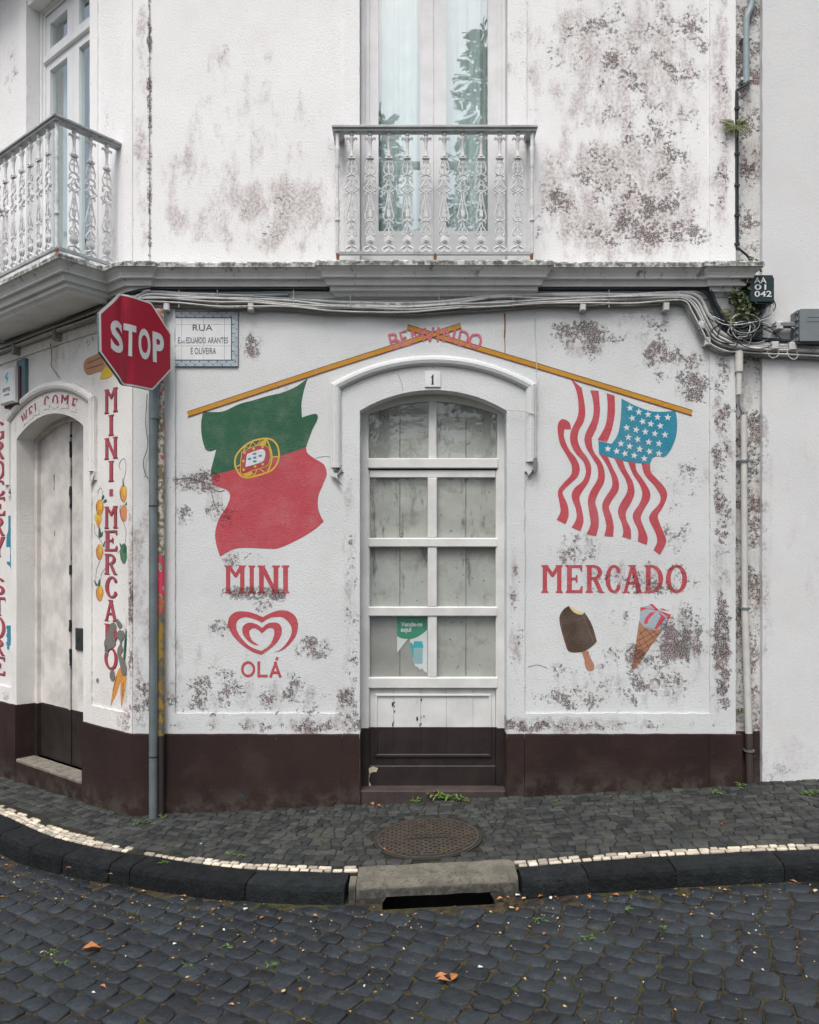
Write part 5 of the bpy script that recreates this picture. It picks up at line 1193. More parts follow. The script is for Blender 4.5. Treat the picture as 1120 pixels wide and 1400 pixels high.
def scroll(x0, y0, x1, y1, n_):
    d = Vector((x1 - x0, y1 - y0)); L = d.length; d /= L; nn = Vector((-d.y, d.x))
    pts = [Vector((x0, y0)) + d * L * i / (n_ * 6) + nn * 22 * math.sin(i / 6 * math.pi) for i in range(n_ * 6 + 1)]
    strip(g, FR, [(TX(p.x), TZ(p.y)) for p in pts], .0011, TO + .0004)
    for i in range(n_):
        c_ = Vector((x0, y0)) + d * L * (i + .5) / n_; sg = -1 if i % 2 == 0 else 1
        sp = [c_ + nn * sg * 2 + Vector((math.cos(t), math.sin(t))) * (20 - 2.6 * k) for k, t in enumerate([sg * k * .9 for k in range(7)])]
        strip(g, FR, [(TX(p.x), TZ(p.y)) for p in sp], [.0008, .0016, .0022, .0018, .0014, .001, .0006], TO + .0005)
        lf = c_ + nn * sg * 24 + d * 14; g2.plate(FR, [[(TX(lf.x + 15 * math.cos(t) * (1 if k_ % 2 else .5)), TZ(lf.y + 13 * math.sin(t) * (1 if k_ % 2 else .5))) for k_, t in enumerate([k * math.pi / 5 for k in range(10)])]], TO + .0006)
scroll(75, 110, 1010, 110, 15); scroll(75, 785, 1010, 785, 15); scroll(104, 140, 104, 760, 10); scroll(980, 140, 980, 760, 10)
mk('scroll_ornament', g, 'print_blue', tsn); mk('leaf_ornament', g2, 'print_blue', tsn)
for body, x0, x1, y0, y1 in (('RUA', 398, 675, 248, 332), ('E.', 195, 240, 425, 508), ('NG', 240, 292, 470, 508), ('EDUARDO', 308, 580, 425, 508), ('ARANTES', 610, 888, 425, 508), ('E OLIVEIRA', 372, 722, 570, 658)):
    mk('lettering', text(body, FR, TX(x0), TX(x1), TZ(y1), TZ(y0), TO + .0007, .0), 'print_blue', tsn)
# house number
hn = thing('house_number_plate', FR(fx(591.5), fz(530), .013), 'small white square tile with number 1 above the front door', 'number plate')
mk('tile', G().bevbox(FR, fx(581), fx(602.5), fz(530), fz(508.5), .012, .022, .002), 'tile_white', hn)
g = G().plate(FR, [[fp(*p) for p in Zm(510, 430, 6.588, [(545,545),(545,630),(550,638),(522,638),(528,630),(530,572),(522,578),(520,574),(540,545)])]], .0226); mk('numeral', g, 'print_black', hn)
# torn sales poster inside the bottom pane
VD = lambda p: (dx(530 + p[0] / 12.73), dz(830 + p[1] / 12.73))
po = DO - .0315
ps = mk('torn_poster', G().plate(FR, [[VD(p) for p in ((165,170),(690,170),(690,1165),(650,1130),(635,1130),(610,1085),(575,1090),(550,1108),(548,1075),(475,1035),(455,940),(440,900),(380,530),(180,790),(165,790))]], po, po - .0008), 'poster_white')
tag(ps, 'torn green and white sales poster behind the lower door pane', 'poster')
mk('green_print', G().plate(FR, [[VD(p) for p in ((166,172),(689,172),(689,405),(620,465),(520,530),(420,565),(378,566),(383,540),(380,530),(360,558),(300,562),(220,545),(166,515))]], po + .0004), 'poster_green', ps)
mk('lettering', text('Vende-se', FR, VD((230,0))[0], VD((608,0))[0], VD((0,345))[1], VD((0,262))[1], po + .0008, .03), 'poster_white', ps)
mk('lettering', text('aqui', FR, VD((230,0))[0], VD((412,0))[0], VD((0,462))[1], VD((0,360))[1], po + .0008, .03), 'poster_white', ps)
mk('small_print', G().plate(FR, [[VD(p) for p in ((228,216),(540,222),(540,232),(228,228))]], po + .0008), 'poster_teal', ps)
mk('bottle_cap_print', G().plate(FR, [[VD(p) for p in ((458,602),(608,602),(608,625),(625,690),(622,720),(440,720),(445,680),(460,625))]], po + .0006), 'poster_teal', ps)
mk('bottle_print', G().plate(FR, [[VD(p) for p in ((455,722),(618,722),(612,990),(590,1000),(482,1000),(468,990),(452,900))]], po + .0005), 'poster_pale', ps)
mk('bottle_behind_print', G().plate(FR, [[VD(p) for p in ((390,630),(432,632),(455,722),(452,900),(440,898))]], po + .0006), 'poster_teal', ps)
g = G()
for k in range(4):
    y = 760 + k * 46
    strip(g, FR, [VD((470, y + 40)), VD((520, y))], .0012, po + .0009); strip(g, FR, [VD((545, y)), VD((598, y + 40))], .0012, po + .0009)
mk('print_stripes', g, 'poster_line', ps)
# alarm box and bracket on the side wall
ax0, ax1 = lp(.5, 530, .085)[0], lp(18.5, 530, .085)[0]; az0, az1 = lp(12, 557)[1], lp(12, 512)[1]
al = thing('alarm_box', LF((ax0 + ax1) / 2, az0, 0), 'white and dark red burglar alarm box on the side wall', 'alarm box')
mk('base', G().bevbox(LF, ax0 - .02, ax1 + .012, az0 - .02, az1 + .02, .0, .05, .01), 'alarm_red', al)
cv = mk('cover', G().bevbox(LF, ax0 - .01, ax1, az0 + .0, az1 + .01, .05, .085, .012), 'print_white', al)
am = (ax0 + ax1) / 2
mk('logo', G().plate(LF, [smoothloop([(am - .03, az1 - .05), (am + .02, az1 - .02), (am + .005, az1 - .055), (am + .028, az1 - .075), (am - .01, az1 - .105), (am + .002, az1 - .08), (am - .022, az1 - .072)])], .0862), 'poster_teal', cv)
mk('lettering', text('SERVITEL', LF, am - .07, am + .06, az0 + .095, az0 + .125, .0862, .02), 'print_blue', cv)
mk('lettering', text('ALARME', LF, am - .05, am + .045, az0 + .062, az0 + .078, .0862, .01), 'print_blue', cv)
b0, b1 = lp(27.5, 520)[0], lp(39, 520)[0]
br = tag(mk('metal_bracket', G().bevbox(LF, b0, b1, lp(33, 546)[1], lp(33, 492)[1], -.001, .03, .004), 'bracket_blue'), 'blue grey metal bracket plate between alarm box and side door', 'bracket')
for z in (.03, -.03): pass

# pipes and conduits by the neighbour
def vt(pts, r, name, mat, par, n_=12): return mk(name, G().tube(pts, r, n_), mat, par, smooth=True)
up = thing('grey_vent_pipe', FR(fx(1022), fz(112), -.06), 'grey plastic pipe with bent top on the upper wall strip', 'pipe')
yy = .02
vt([(a, yy, z) for a, z in smoothline(F2([(1032,-30),(1029,5),(1023,22),(1022,50),(1022,112)]), 6)], .021, 'pipe', 'pvc_grey', up)
for py in (48, 105): mk('clip', G().box(FR, fx(1015), fx(1030), fz(py + 2), fz(py - 2), -.062, -.045 + .03), 'cable_white', up)
bc = thing('black_service_cable', FR(fx(1005), fz(340), .0), 'black cable running down from the grey pipe past the fern', 'cable')
vt([(a, -.012 if i else .015, z) for i, (a, z) in enumerate(smoothline(F2([(1022,112),(1018,118),(1008,124),(1005.5,132),(1005.5,200),(1006,330),(1009,340),(1022,352),(1027,368),(1026,385)]), 6))], .0075, 'cable', 'cable_black', bc, 8)
vt([(fx(1008), -.012, fz(128)), (fx(1008.5), -.012, fz(335))], .005, 'cable', 'cable_black', bc, 6)
for py in (150, 212, 255, 296, 335): mk('cable_clip', G().box(FR, fx(1003), fx(1010), fz(py + 1.5), fz(py - 1.5), -.004, .022), 'cable_black', bc)
wc = thing('white_conduit', FR(fx(1019), fz(1070), -.02), 'white plastic conduit down the stained strip, brown at its foot', 'conduit')
vt([(fx(1008), -.030, fz(482)), (fx(1008), -.030, fz(510))], .026, 'upper_sleeve', 'pvc_white', wc); vt([(fx(1008), -.030, fz(510)), (fx(1008), -.030, fz(541))], .018, 'upper_pipe', 'pvc_white', wc)
vt([(a, y_, z) for y_, (a, z) in zip((-.030, -.022, -.005, .012), F2([(1008,541),(1009,556),(1013,562),(1018,570)]))], .007, 'cable', 'cable_grey', wc, 8)
vt([(fx(1018), .012, fz(567)), (fx(1019.5), .012, fz(832))], .021, 'pipe', 'pvc_white', wc); vt([(fx(1019.5), .012, fz(832)), (fx(1025), .012, fz(1003))], .024, 'pipe', 'pvc_white', wc)
vt([(fx(1025), .012, fz(1003)), (fx(1026), .012, fz(1074))], .024, 'pipe_foot', 'conduit_brown', wc)
for px, py in ((1018.5, 630), (1020, 832), (1026, 1027)): mk('clip', G().tube([(fx(px), .012, fz(py + 1.5)), (fx(px), .012, fz(py - 1.5))], .029, 12), 'steel_grey', wc); mk('clip_foot', G().box(FR, fx(px - 7), fx(px + 7), fz(py + 1.2), fz(py - 1.2), -.05, -.005), 'steel_grey', wc)
# ---- cable bundle round the corner
cbn = thing('cable_bundle', FR(0, 3.2, .03), 'long bundle of black and grey cables clipped under the cornice', 'cables')
rc = random.Random(9)
main = [(205,408),(250,411),(300,413),(345,414),(400,417),(450,421),(500,423),(560,423),(620,419),(680,414),(740,412),(800,412),(860,410),(905,408),(932,409),(948,418),(960,440),(972,460),(988,470),(1010,475),(1040,477),(1080,479),(1140,482)]
kinds = ['cable_white'] * 9 + ['cable_grey'] * 8 + ['cable_black'] * 6
for i, m_ in enumerate(kinds):
    blk = m_ == 'cable_black'; off = rc.uniform(-8, -2) - 4 if blk else rc.uniform(-6, 9); oo = rc.uniform(.012, .05); r_ = rc.uniform(.0048, .0075) if m_ != 'cable_white' else rc.uniform(.0055, .0105)
    ph = rc.random() * 100; pts = []
    zl = 3.315 + rc.uniform(-.035, .03) + (.03 if blk else 0)
    for a_ in (-6.5, -4.5, -3.2, -2.4, -1.7, -1.1, -.6, -.25): pts.append(tuple(LF(a_, zl + .012 * noise.noise(Vector((a_ * 2, ph, 0))) - .0, oo + .012)))
    pts.append((CORX - .02 + .01, -.035 - oo * .3, zl - .004))
    for (px, py) in main:
        s_ = 1.0 if not blk else (.35 if px < 930 else .9)
        y_ = py + off + 5.0 * noise.noise(Vector((px * .011, ph, 3))) * (1 if px < 900 else .55)
        if blk and px < 930: y_ = 403 + off * .4 + 1.2 * noise.noise(Vector((px * .02, ph, 5)))
        if blk and px > 930: y_ = py - 6 + off * .6
        if 945 < px < 990: y_ += (off) * .8
        a_, z_ = fp(px + (0 if not 945 < px < 985 else -off * .8 + (6 if blk else 0)), y_); o_ = oo + .012 + .008 * noise.noise(Vector((px * .02, ph, 7)))
        if px > 1008: o_ -= 0.03
        pts.append((a_, -max(.008, o_), z_))
    mk('cable', G().tube(smoothline(pts, 5), r_, 6), m_, cbn, smooth=True)
# thick pale pipe-like trunk in the right stretch and steel strap on the left
mk('trunk_cable', G().tube([FR(a, z, .035) for a, z in smoothline(F2([(690,416),(760,417),(850,412),(905,411),(935,411),(950,422),(962,448),(975,466),(995,474),(1040,480)]), 5)], .014, 8), 'cable_white', cbn, smooth=True)
mk('trunk_cable', G().tube([FR(a, z, .03) for a, z in smoothline(F2([(212,404.5),(300,406),(395,405)]), 4)], .011, 8), 'pvc_grey', cbn, smooth=True)
for px in (231, 345, 530, 545, 795, 908, 956, 964): 
    py = 415 if px < 940 else (440 if px < 960 else 462)
    mk('cable_clip', G().bevbox(FR, fx(px - 4), fx(px + 4), fz(py + 13), fz(py + 2), .0, .06, .006), 'cable_white', cbn)
for px in (248, 300, 403, 480, 600, 700, 830): mk('cable_tie', G().tube([FR(fx(px), fz(400), .055), FR(fx(px), fz(424), .055)], .0025, 6), 'cable_white', cbn)
for a_ in (-.35, -.95, -1.6): mk('cable_clip', G().bevbox(LF, a_ - .02, a_ + .02, 3.22, 3.30, 0., .07, .006), 'cable_grey', cbn)
dw = thing('thin_white_wire', FR(fx(733), fz(565), .01), 'thin white wire from the cable bundle to the door arch', 'wire')
mk('wire', G().tube([FR(a, z, .004 if z > fz(520) else .05) for a, z in smoothline(F2([(732,424),(731.5,450),(733,480),(734,520),(734,562),(730,567),(712,564),(692,562)]), 4)], .0028, 6), 'cable_white', dw)
sw = thing('hanging_wire', LF(lp(73, 500)[0], 2.9, .01), 'thin black wire hanging above the side door arch', 'wire')
mk('wire', G().tube([LF(a, z, .017) for a, z in smoothline(L2([(72,470),(74,490),(73,500),(79,510),(84,517)]), 4)], .0025, 6), 'cable_black', sw)
# ---- junction boxes and the tangle between them
jb = thing('dark_junction_box', FR(fx(1042), fz(414), -.02), 'dark green junction box stencilled AA 01 042 beside the ivy', 'junction box')
B = lambda px, py: (fx(px, .1), fz(py, .1))
def roundrect(a0, z0, a1, z1, r, n_=4):
    out = []
    for cx_, cz_, st_ in ((a1 - r, z1 - r, 0), (a0 + r, z1 - r, 90), (a0 + r, z0 + r, 180), (a1 - r, z0 + r, 270)):
        for k in range(n_ + 1): t = R(st_ + 90 * k / n_); out.append((cx_ + r * math.cos(t), cz_ + r * math.sin(t)))
    return out
(a0, z0), (a1, z1) = B(1025, 414.5), B(1060, 377)
mk('box_body', G().plate(FR, [roundrect(a0, z0, a1, z1, .018)], .085, -.03), 'box_dark', jb); lid = mk('box_lid', G().plate(FR, [roundrect(a0 + .006, z0 + .012, a1 - .006, z1 - .004, .016)], .098, .084), 'box_dark', jb)
mk('box_cap', G().plate(FR, [rect(a0 + .01, z1 - .004, a1 - .01, z1 + .008)], .09, -.02), 'box_dark', jb)
for body, x0, x1, y0, y1 in (('AA', 1031.5, 1048.5, 379, 387), ('01', 1032, 1048, 388.5, 396), ('042', 1032, 1055.5, 397.5, 405.5)):
    (b0, w0), (b1, w1) = B(x0, y1), B(x1, y0); mk('lettering', text(body, FR, b0, b1, w0, w1, .0986, .012), 'print_white', lid)
gb = thing('grey_junction_box', FR(fx(1112), fz(468), -.02), 'grey plastic junction box on the neighbouring house wall', 'junction box')
(a0, z0), (a1, z1) = B(1093, 467), B(1142, 421)
mk('box_body', G().plate(FR, [roundrect(a0, z0, a1, z1, .012)], .065, -.021), 'box_grey', gb); lid = mk('box_lid', G().plate(FR, [roundrect(a0 + .008, z0 + .008, a1 - .008, z1 - .002, .01)], .09, .064), 'box_grey', gb)
mk('label_recess', G().plate(FR, [rect(*B(1105, 439), *B(1132, 432)), rect(*B(1106, 438), *B(1131, 433))], .092, .089), 'box_grey', lid)
for k in range(5): z = z0 + .02 + k * (z1 - z0 - .04) / 4; mk('latch', G().box(FR, a0 - .006, a0 + .004, z - .008, z + .008, .04, .08), 'box_grey', gb)
tg = thing('cable_tangle', FR(fx(1005), fz(475), .02), 'tangle of looped black and white cables between the junction boxes', 'cables')
rt = random.Random(21)
for k in range(12):
    cx_, cy_ = rt.uniform(985, 1030), rt.uniform(446, 466); rx, ry = rt.uniform(12, 34), rt.uniform(8, 19); ph = rt.random() * 6; o0 = rt.uniform(.02, .07)
    pts = [FR(*fp(cx_ + rx * math.cos(ph + t), cy_ + ry * math.sin(ph + t)), o0 + .012 * math.sin(t * 1.5)) for t in [j * .42 for j in range(14 + k % 4)]]
    mk('cable_loop', G().tube([tuple(p) for p in smoothline([tuple(p) for p in pts], 2)], rt.uniform(.0028, .0048), 6), ('cable_black', 'cable_white', 'cable_black', 'cable_grey')[k % 4], tg, smooth=True)
for k in range(7):
    x0 = 1029 + k * 4; m_ = 'cable_white' if k in (4, 5) else 'cable_black'
    pts = [(x0, 413), (x0 + rt.uniform(-3, 3), 425), (x0 - 4 - k + rt.uniform(-6, 4), 440), (1015 - k * 5, 448 + rt.uniform(-4, 6)), (990 - k * 5, 440 - k)]
    mk('lead', G().tube([FR(a, z, .05 + .01 * (k % 3)) for a, z in smoothline(F2(pts), 5)], .0036, 6), m_, tg, smooth=True)
for k, pts in enumerate(([(1030,455),(1050,450),(1075,446),(1094,445)], [(1020,465),(1050,468),(1080,468),(1094,462)], [(1078,450),(1086,455),(1084,465),(1078,470)], [(1046,476),(1048,487),(1055,491),(1062,486),(1058,477)], [(1073,476),(1075,488),(1083,493),(1088,487),(1082,476)], [(1040,452),(1060,462),(1066,472)], [(960,425),(985,440),(1005,446),(1040,460)])):
    mk('lead', G().tube([FR(a, z, .045 if k not in (3, 4) else .03) for a, z in smoothline(F2(pts), 5)], .0036, 6), 'cable_white' if k in (2, 3, 4) else 'cable_black', tg, smooth=True)
for px, py in ((1056, 474), (1080, 475), (1062, 447)): mk('connector', G().bevbox(FR, fx(px - 5), fx(px + 5), fz(py + 6), fz(py - 5), -.015, .05, .006), 'cable_white', tg)
mk('splitter', G().bevbox(FR, fx(1062), fx(1086), fz(449), fz(443), .0, .05, .004), 'box_grey', tg)

# ================================================================== PLANTS
def leaf_poly(g, p, d, nrm, L, Wd, n_=4, droop=.3):
    # a small pointed leaf: midrib along d, folded a little
    d = d.normalized(); s_ = d.cross(nrm).normalized(); k = len(g.v); prof = [0, .75, 1., .7, 0][:n_ + 1]
    for i in range(n_ + 1):
        t = i / n_; c_ = p + d * L * t + nrm * (-droop * L * t * t)
        w_ = Wd * prof[i] / 2
        g.v += [c_ + s_ * w_ + nrm * w_ * .35, c_, c_ - s_ * w_ + nrm * w_ * .35]
    for i in range(n_):
        for j in (0, 1): a = k + i * 3 + j; g.f.append((a, a + 1, a + 4, a + 3))
def weed(name, base, r, n_, L, mat, label, group=None, up=.8, wall=None, cat='weed'):
    rw = random.Random(int(base[0] * 1000) + n_); t = thing(name, base, label, cat, group); base = Vector(base)
    g = G(); st = G()
    for k in range(n_):
        an = rw.uniform(0, 2 * math.pi); d = Vector((math.cos(an), math.sin(an) * .8, rw.uniform(.2, 1.2) * up))
        if wall and d.y > 0: d.y *= -.6
        q = base + Vector((rw.uniform(-r, r), rw.uniform(-r, r) * .5, 0)); tip = q + d.normalized() * L * rw.uniform(.3, 1.)
        st.tube([q, q.lerp(tip, .5) + Vector((0, 0, .004)), tip], .0012, 4)
        for j in range(4):
            pp_ = q.lerp(tip, .45 + .18 * j); dd = Vector((rw.uniform(-1, 1), rw.uniform(-1, .4), rw.uniform(-.2, .7))); leaf_poly(g, pp_, dd, Vector((0, 0, 1)), L * rw.uniform(.28, .5), L * rw.uniform(.14, .24))
    mk('foliage', g, mat, t); mk('stem', st, mat, t)
def gp(px, py, zf=None): zf = zf or z_pave; p = plan_from_drawing(px, py, zf); return (p[0], p[1], zf(*p) + .002)
WG = 'weeds in the pavement joints'
for px, py, r, n_, L, lab in ((604,1093,.03,14,.085,'tall leafy green weed below the middle of the door threshold'), (632,1094,.03,9,.06,'smaller green weed with a dry leaf below the door threshold'), (565,1096,.02,7,.045,'low green weed at the left part of the door threshold'), (462,1098,.02,7,.06,'small green weed at the plinth left of the front door'), (424,1100,.02,6,.05,'flat green weed at the plinth under the painted heart'),
    (196,1109,.018,9,.10,'bright fern-like weed at the foot of the building corner'), (196,1126,.03,8,.045,'low weed with dry leaves in front of the stop sign post'), (222,1119,.02,6,.04,'tiny weed between post and downpipe foot'), (160,1103,.02,8,.06,'weed at the foot of the side wall near the corner'), (979,1085,.02,7,.05,'small weed at the plinth below the right pilaster'), (1012,1076,.015,6,.05,'small weed at the foot of the white conduit'), (1104,1086,.05,12,.05,'spreading weed at the foot of the neighbouring house'), (760,1097,.015,5,.03,'tiny weed at the plinth below the painted ice lolly')):
    weed('weed', gp(px, py), r, n_, L, 'weed_green', lab)
for i, (px, py) in enumerate(((227,1180),(330,1171),(318,1168),(740,1258),(860,1244),(910,1269),(800,1282),(86,1316),(75,1302),(310,1297),(258,1322),(372,1320),(20,1155))):
    rd_ = py > 1195 or px < 30; weed('joint_weed', gp(px, py, z_road if rd_ else z_pave), .025, 6, .03, 'weed_green', 'tiny weed growing from a joint between the dark cobbles' if rd_ else 'tiny weed growing in the pavement behind the kerb', WG + (' of the road' if rd_ else ''), up=.35)
def fern(name, at, n_, L, mat, label, spread=1.):
    rw = random.Random(int(at[0] * 777)); t = thing(name, at, label, 'fern'); at = Vector(at); g = G()
    for k in range(n_):
        an = R(-200 + 220 * (k + rw.random()) / n_); d = Vector((math.cos(an) * spread, -.6 * rw.uniform(.3, 1), math.sin(an) * .9 + .25)).normalized(); Lk = L * rw.uniform(.6, 1.)
        for j in range(9):
            f = .12 + .88 * j / 9; q = at + d * Lk * f + Vector((0, 0, -.25 * Lk * f * f)); ll = Lk * .30 * (1 - .65 * f)
            for sg in (1, -1):
                s_ = d.cross(Vector((0, -1, .3))).normalized() * sg; leaf_poly(g, q, s_ + d * .5, Vector((0, -1, .2)), ll, ll * .42, 3)
    mk('fronds', g, mat, t)
fern('wall_fern', FR(fx(1004), fz(172), .02), 14, .13, 'fern_green', 'small fern growing on the black cable high on the wall', 1.)
fern('yellow_fern', FR(fx(1000), fz(430), .03), 9, .11, 'fern_green', 'yellowing fern below the ivy at the cornice end', 1.2)
fern('conduit_fern', FR(fx(1014), fz(972), -.03), 5, .05, 'ivy_green', 'tiny dark fern beside the white conduit')
iv = thing('ivy', FR(fx(1010), fz(395), .05), 'dark ivy clump hanging from the end of the cornice', 'ivy'); ri = random.Random(31); g = G()
for k in range(230):
    f = ri.random(); px = 1014 + ri.gauss(0, 7) + (-14 * ri.random() if 380 < 360 + 70 * f < 415 else 4); py = 360 + 74 * f
    leaf_poly(g, FR(*fp(px, py), ri.uniform(.0, .10)), Vector((ri.uniform(-1, 1), ri.uniform(-.8, .1), ri.uniform(-1, .6))), Vector((ri.uniform(-.4, .4), -1, ri.uniform(0, .6))), ri.uniform(.02, .045), ri.uniform(.014, .026), 3)
mk('foliage', g, 'ivy_green', iv); mk('stem', G().tube([FR(*fp(1026, 360), .01), FR(*fp(1018, 385), .03), FR(*fp(1012, 432), .03)], .005, 6), 'bark', iv)

# ================================================================== fallen leaves and litter on the road
def leafmesh(seed, L, Wd, curl):
    rl = random.Random(seed); g = G(); n_ = 7; pr = [.05, .55, .9, 1., .85, .5, .18, .02]
    for i in range(n_ + 1):
        t = i / n_
        for j in range(5):
            u = (j - 2) / 2; w_ = Wd / 2 * pr[i] * (1 + .12 * rl.uniform(-1, 1)); g.v.append(Vector(((t - .5) * L, u * w_, .004 + curl * (u * u) * w_ * 1.2 + curl * L * .25 * (t - .5) ** 2 + .002 * rl.uniform(-1, 1))))
    for i in range(n_):
        for j in range(4): a = i * 5 + j; g.f.append((a, a + 5, a + 6, a + 1))
    me = bpy.data.meshes.new('fallen_leaf'); me.from_pydata(g.v, [], g.f); return me
LMS = [leafmesh(s_, .06, .03, cu_) for s_, cu_ in ((1, .5), (2, .9), (3, .2), (4, .7))]
for k, me in enumerate(LMS): me.materials.append(MATS['leaf_dry' if k != 2 else 'leaf_pale'])
rl = random.Random(77)
def put_leaf(px, py, scl, label, group=None, kind=None, rz=None, zf=None):
    zf = zf or (z_road if py > 1198 or (px < 60 and py > 1165) else z_pave); p = plan_from_drawing(px, py, zf)
    o = bpy.data.objects.new('fallen_leaf', LMS[kind if kind is not None else rl.randrange(4)]); col.objects.link(o)
    o.location = (p[0], p[1], zf(*p) + .0055); o.rotation_euler = (rl.uniform(-.15, .15), rl.uniform(-.15, .15), rz if rz is not None else rl.uniform(0, 6.28)); o.scale = (scl, scl * rl.uniform(.8, 1.2), scl); tag(o, label, 'leaf', group)
put_leaf(126, 1301, 1.5, 'large curled orange leaf on the cobbles below the kerb gap', None, 1, .1)
put_leaf(604, 1337, .95, 'pale brown leaf touching another leaf on the cobbles', None, 0, .3); put_leaf(607, 1344, .95, 'flat brown leaf lowest of the little leaf pile', None, 3, -.2); put_leaf(621, 1340, 1.0, 'bright orange leaf in the little leaf pile on the cobbles', None, 1, 1.2)
LG = 'small dry leaves scattered on the road'
for px, py in ((443,1226),(450,1234),(437,1222),(506,1234),(569,1252),(252,1227),(180,1237),(291,1246),(178,1257),(57,1304),(3,1228),(316,1376),(358,1257),(383,1258),(836,1212),(846,1213),(954,1206),(942,1209),(788,1218),(683,1231),(695,1229),(700,1243),(708,1246),(716,1230),(722,1219),(739,1228),(760,1228),(905,1260),(947,1253),(745,1279),(1085,1207),(1115,1220),(151,1197),(93,1189),(24,1200),(410,1356),(388,1357),(141,1352),(70,1307),(805,1228),(842,1226),(980,1208),(430,1255),(522,1253)):
    put_leaf(px, py, rl.uniform(.32, .62), *(('small dry leaf in the gutter beside the storm drain slot', 'dry leaves by the storm drain') if 425 < px < 765 and py < 1250 else ('small dry leaf in the gutter at the foot of the black kerb', 'dry leaves along the kerb') if py < 1232 else ('small dry leaf lying out on the open dark cobbles', LG)))
for px, py, lab in ((509,1101,'curled orange leaf at the left end of the door threshold'), (518,1104,'second dry leaf by the left end of the door threshold'), (639,1097,'dark red-brown leaf below the right part of the door threshold'), (525,1163,'orange leaf fragment on the manhole cover edge'), (987,1129,'small pale leaf on the pavement before the right pilaster'), (835,1091,'orange leaf bit by the plinth under the painted cone')): put_leaf(px, py, .7 if px < 520 else .5, lab, None, 1)
TG = 'white litter scraps on the road'
for k, (px, py, s_) in enumerate(((753,1229,.022),(336,1244,.02),(306,1273,.014),(239,1292,.014),(657,1324,.016),(498,1350,.012),(552,1299,.010),(984,1216,.010),(708,1225,.020),(1034,1274,.008),(1032,1305,.008),(960,1282,.008),(880,1345,.006),(1043,1328,.010),(128,1359,.012),(172,1309,.008),(425,1262,.008),(695,1264,.008),(275,1155,.01),(1030,1252,.007),(1015,1316,.008))):
    zf = z_road if py > 1198 else z_pave; p = plan_from_drawing(px, py, zf); s_ *= .62; an = rl.uniform(0, 3.1); z = zf(*p) + .007; g = G()
    cs, sn = math.cos(an), math.sin(an); q = [(-1, -.45), (.7, -.5), (1, .35), (-.8, .5)]
    vs = [Vector((p[0] + s_ * (u * cs - v * sn), p[1] + s_ * (u * sn + v * cs), z + .003 * (i % 2))) for i, (u, v) in enumerate(q)]; g.add(vs + [v - Vector((0, 0, .003)) for v in vs], [(0, 1, 2, 3), (7, 6, 5, 4), (0, 4, 5, 1), (1, 5, 6, 2), (2, 6, 7, 3), (3, 7, 4, 0)])
    tag(mk('litter_scrap', g, 'litter'), ('small white scrap of litter in the gutter near the kerb' if py < 1262 else 'small white scrap of litter out on the open cobbles') if py > 1198 else 'tiny pale scrap lying on the pavement by the side wall', 'litter', (TG + (' gutter' if py < 1262 else '')) if py > 1198 else None)
# crumbs, grit and moss in the joints: too small to count
g = G(); gm = G(); rj = random.Random(5)
for k in range(5200):
    x = rj.uniform(-4, 2.8); y = rj.uniform(-2.6, -.2); best = min(range(0, len(kb), 3), key=lambda i: (kb[i][0] - x) ** 2 + (kb[i][1] - y) ** 2)
    t_ = (Vector(kb[min(best + 2, len(kb) - 1)]) - Vector(kb[max(best - 2, 0)])).normalized(); side = (Vector((x, y)) - Vector(kb[best])).dot(Vector((-t_.y, t_.x)))
    if side > -.18 or (rj.random() > math.exp((side + .2) * 2.6) + .10) or (SL0 - .03 < x < SL1 + .03 and y > -1.34): continue
    s_ = rj.uniform(.0015, .005) if rj.random() < .85 else rj.uniform(.005, .009); z = z_road(x, y) + .002; an = rj.uniform(0, 6); c_, n2 = math.cos(an) * s_, math.sin(an) * s_
    g.add([(x - c_, y - n2, z), (x + n2, y - c_, z + .002), (x + c_ * 1.6, y + n2 * 1.6, z), (x, y, z + s_ * .6)], [(0, 1, 3), (1, 2, 3), (2, 0, 3), (0, 2, 1)])
stuff(mk('dry_debris', g, 'leaf_pale'))
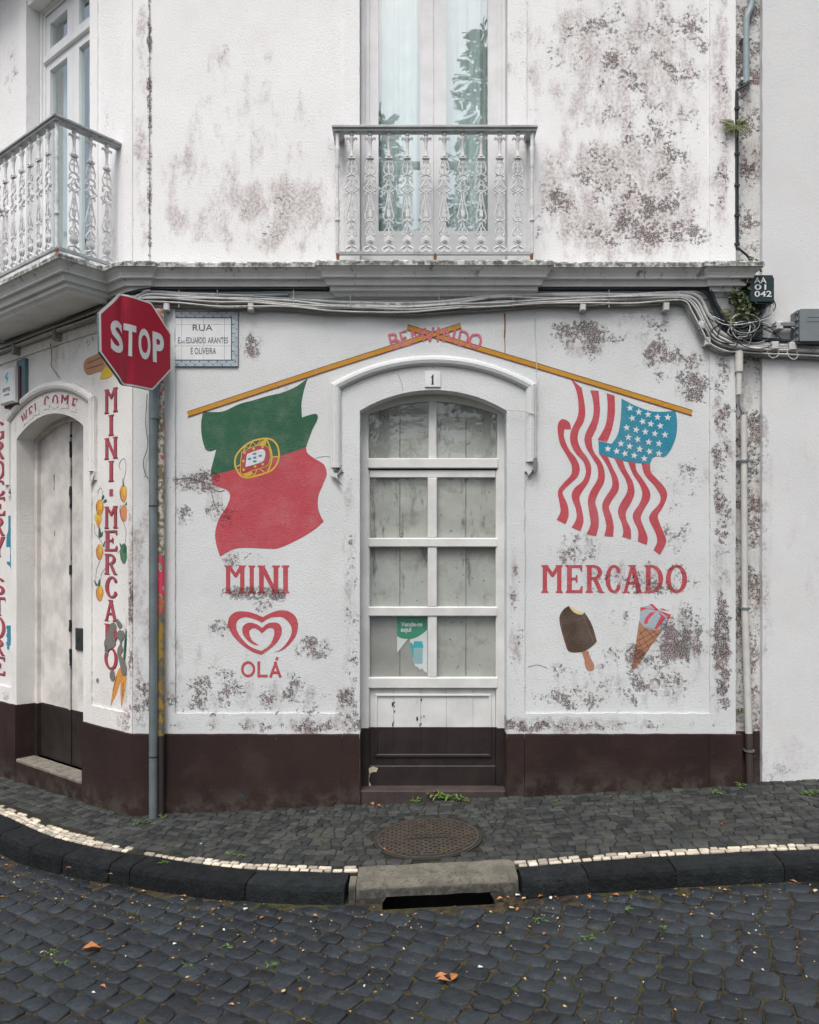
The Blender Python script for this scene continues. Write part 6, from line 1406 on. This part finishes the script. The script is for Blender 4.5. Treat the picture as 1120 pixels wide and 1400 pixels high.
# ================================================================== across the street: conifers mirrored in the panes
def conifer(at, H, rb, seed, label):
    rn = random.Random(seed); t = thing('conifer_tree', at, label, 'tree', None); at = Vector(at)
    mk('trunk', G().tube([at, at + Vector((.1, 0, H * .5)), at + Vector((0, .05, H))], [.28, .16, .02], 10), 'bark', t); g = G(); br = G()
    z = H * .10
    while z < H * .985:
        f = 1 - z / H; nb_ = rn.randint(4, 6); Lb = rb * (f ** .75) * rn.uniform(.75, 1.1) + .15; a0 = rn.random() * 6
        for k in range(nb_):
            an = a0 + 2 * math.pi * k / nb_ + rn.uniform(-.3, .3); L = Lb * rn.uniform(.6, 1.1); d = Vector((math.cos(an), math.sin(an), 0)); p = at + Vector((0, 0, z))
            br.tube([p, p + d * L * .6 + Vector((0, 0, .05 * L)), p + d * L + Vector((0, 0, .18 * L))], [.035, .02, .006], 4)
            m_ = max(4, int(L * 9))
            for j in range(m_):
                u = .15 + .85 * j / m_; q = p + d * L * u + Vector((0, 0, .14 * L * u * u)); sp = .42 * L * (1 - u) + .14
                for c_ in range(4):
                    s_ = Vector((-d.y, d.x, 0)) * rn.uniform(-sp, sp) + Vector((0, 0, rn.uniform(-.16, .10))); leaf_poly(g, q + s_, d + s_ * .8 + Vector((0, 0, rn.uniform(-.3, .4))), Vector((0, 0, 1)), rn.uniform(.16, .34), rn.uniform(.09, .17), 2)
        z += H * .024 * (1 + f)
    mk('crown', g, 'conifer', t); mk('branch', br, 'bark', t)
def opp(x, y): return (x, y, z_road(x, y) - .02)
conifer(opp(2.35, -19.5), 18.9, 3.4, 3, 'tall dark conifer standing across the street from the door')
conifer(opp(-.9, -21.5), 17.4, 2.6, 8, 'slimmer conifer standing left of the tall one across the street')
conifer(opp(7.5, -23), 15, 3.4, 5, 'broad conifer at the right end of the row across the street')
conifer(opp(-6.5, -24), 13, 3.4, 6, 'shorter conifer at the left end of the row across the street')
gw = tag(mk('added_reflection_wall', G().box(lambda a, z, o=0: Vector((a, -15.2 - o, z)), -40, 40, -2.5, 1.6, 0, .4), 'cornice_stone'), 'long low stone garden wall across the street', 'wall')  # unseen wall, added so the low door panes reflect something dark
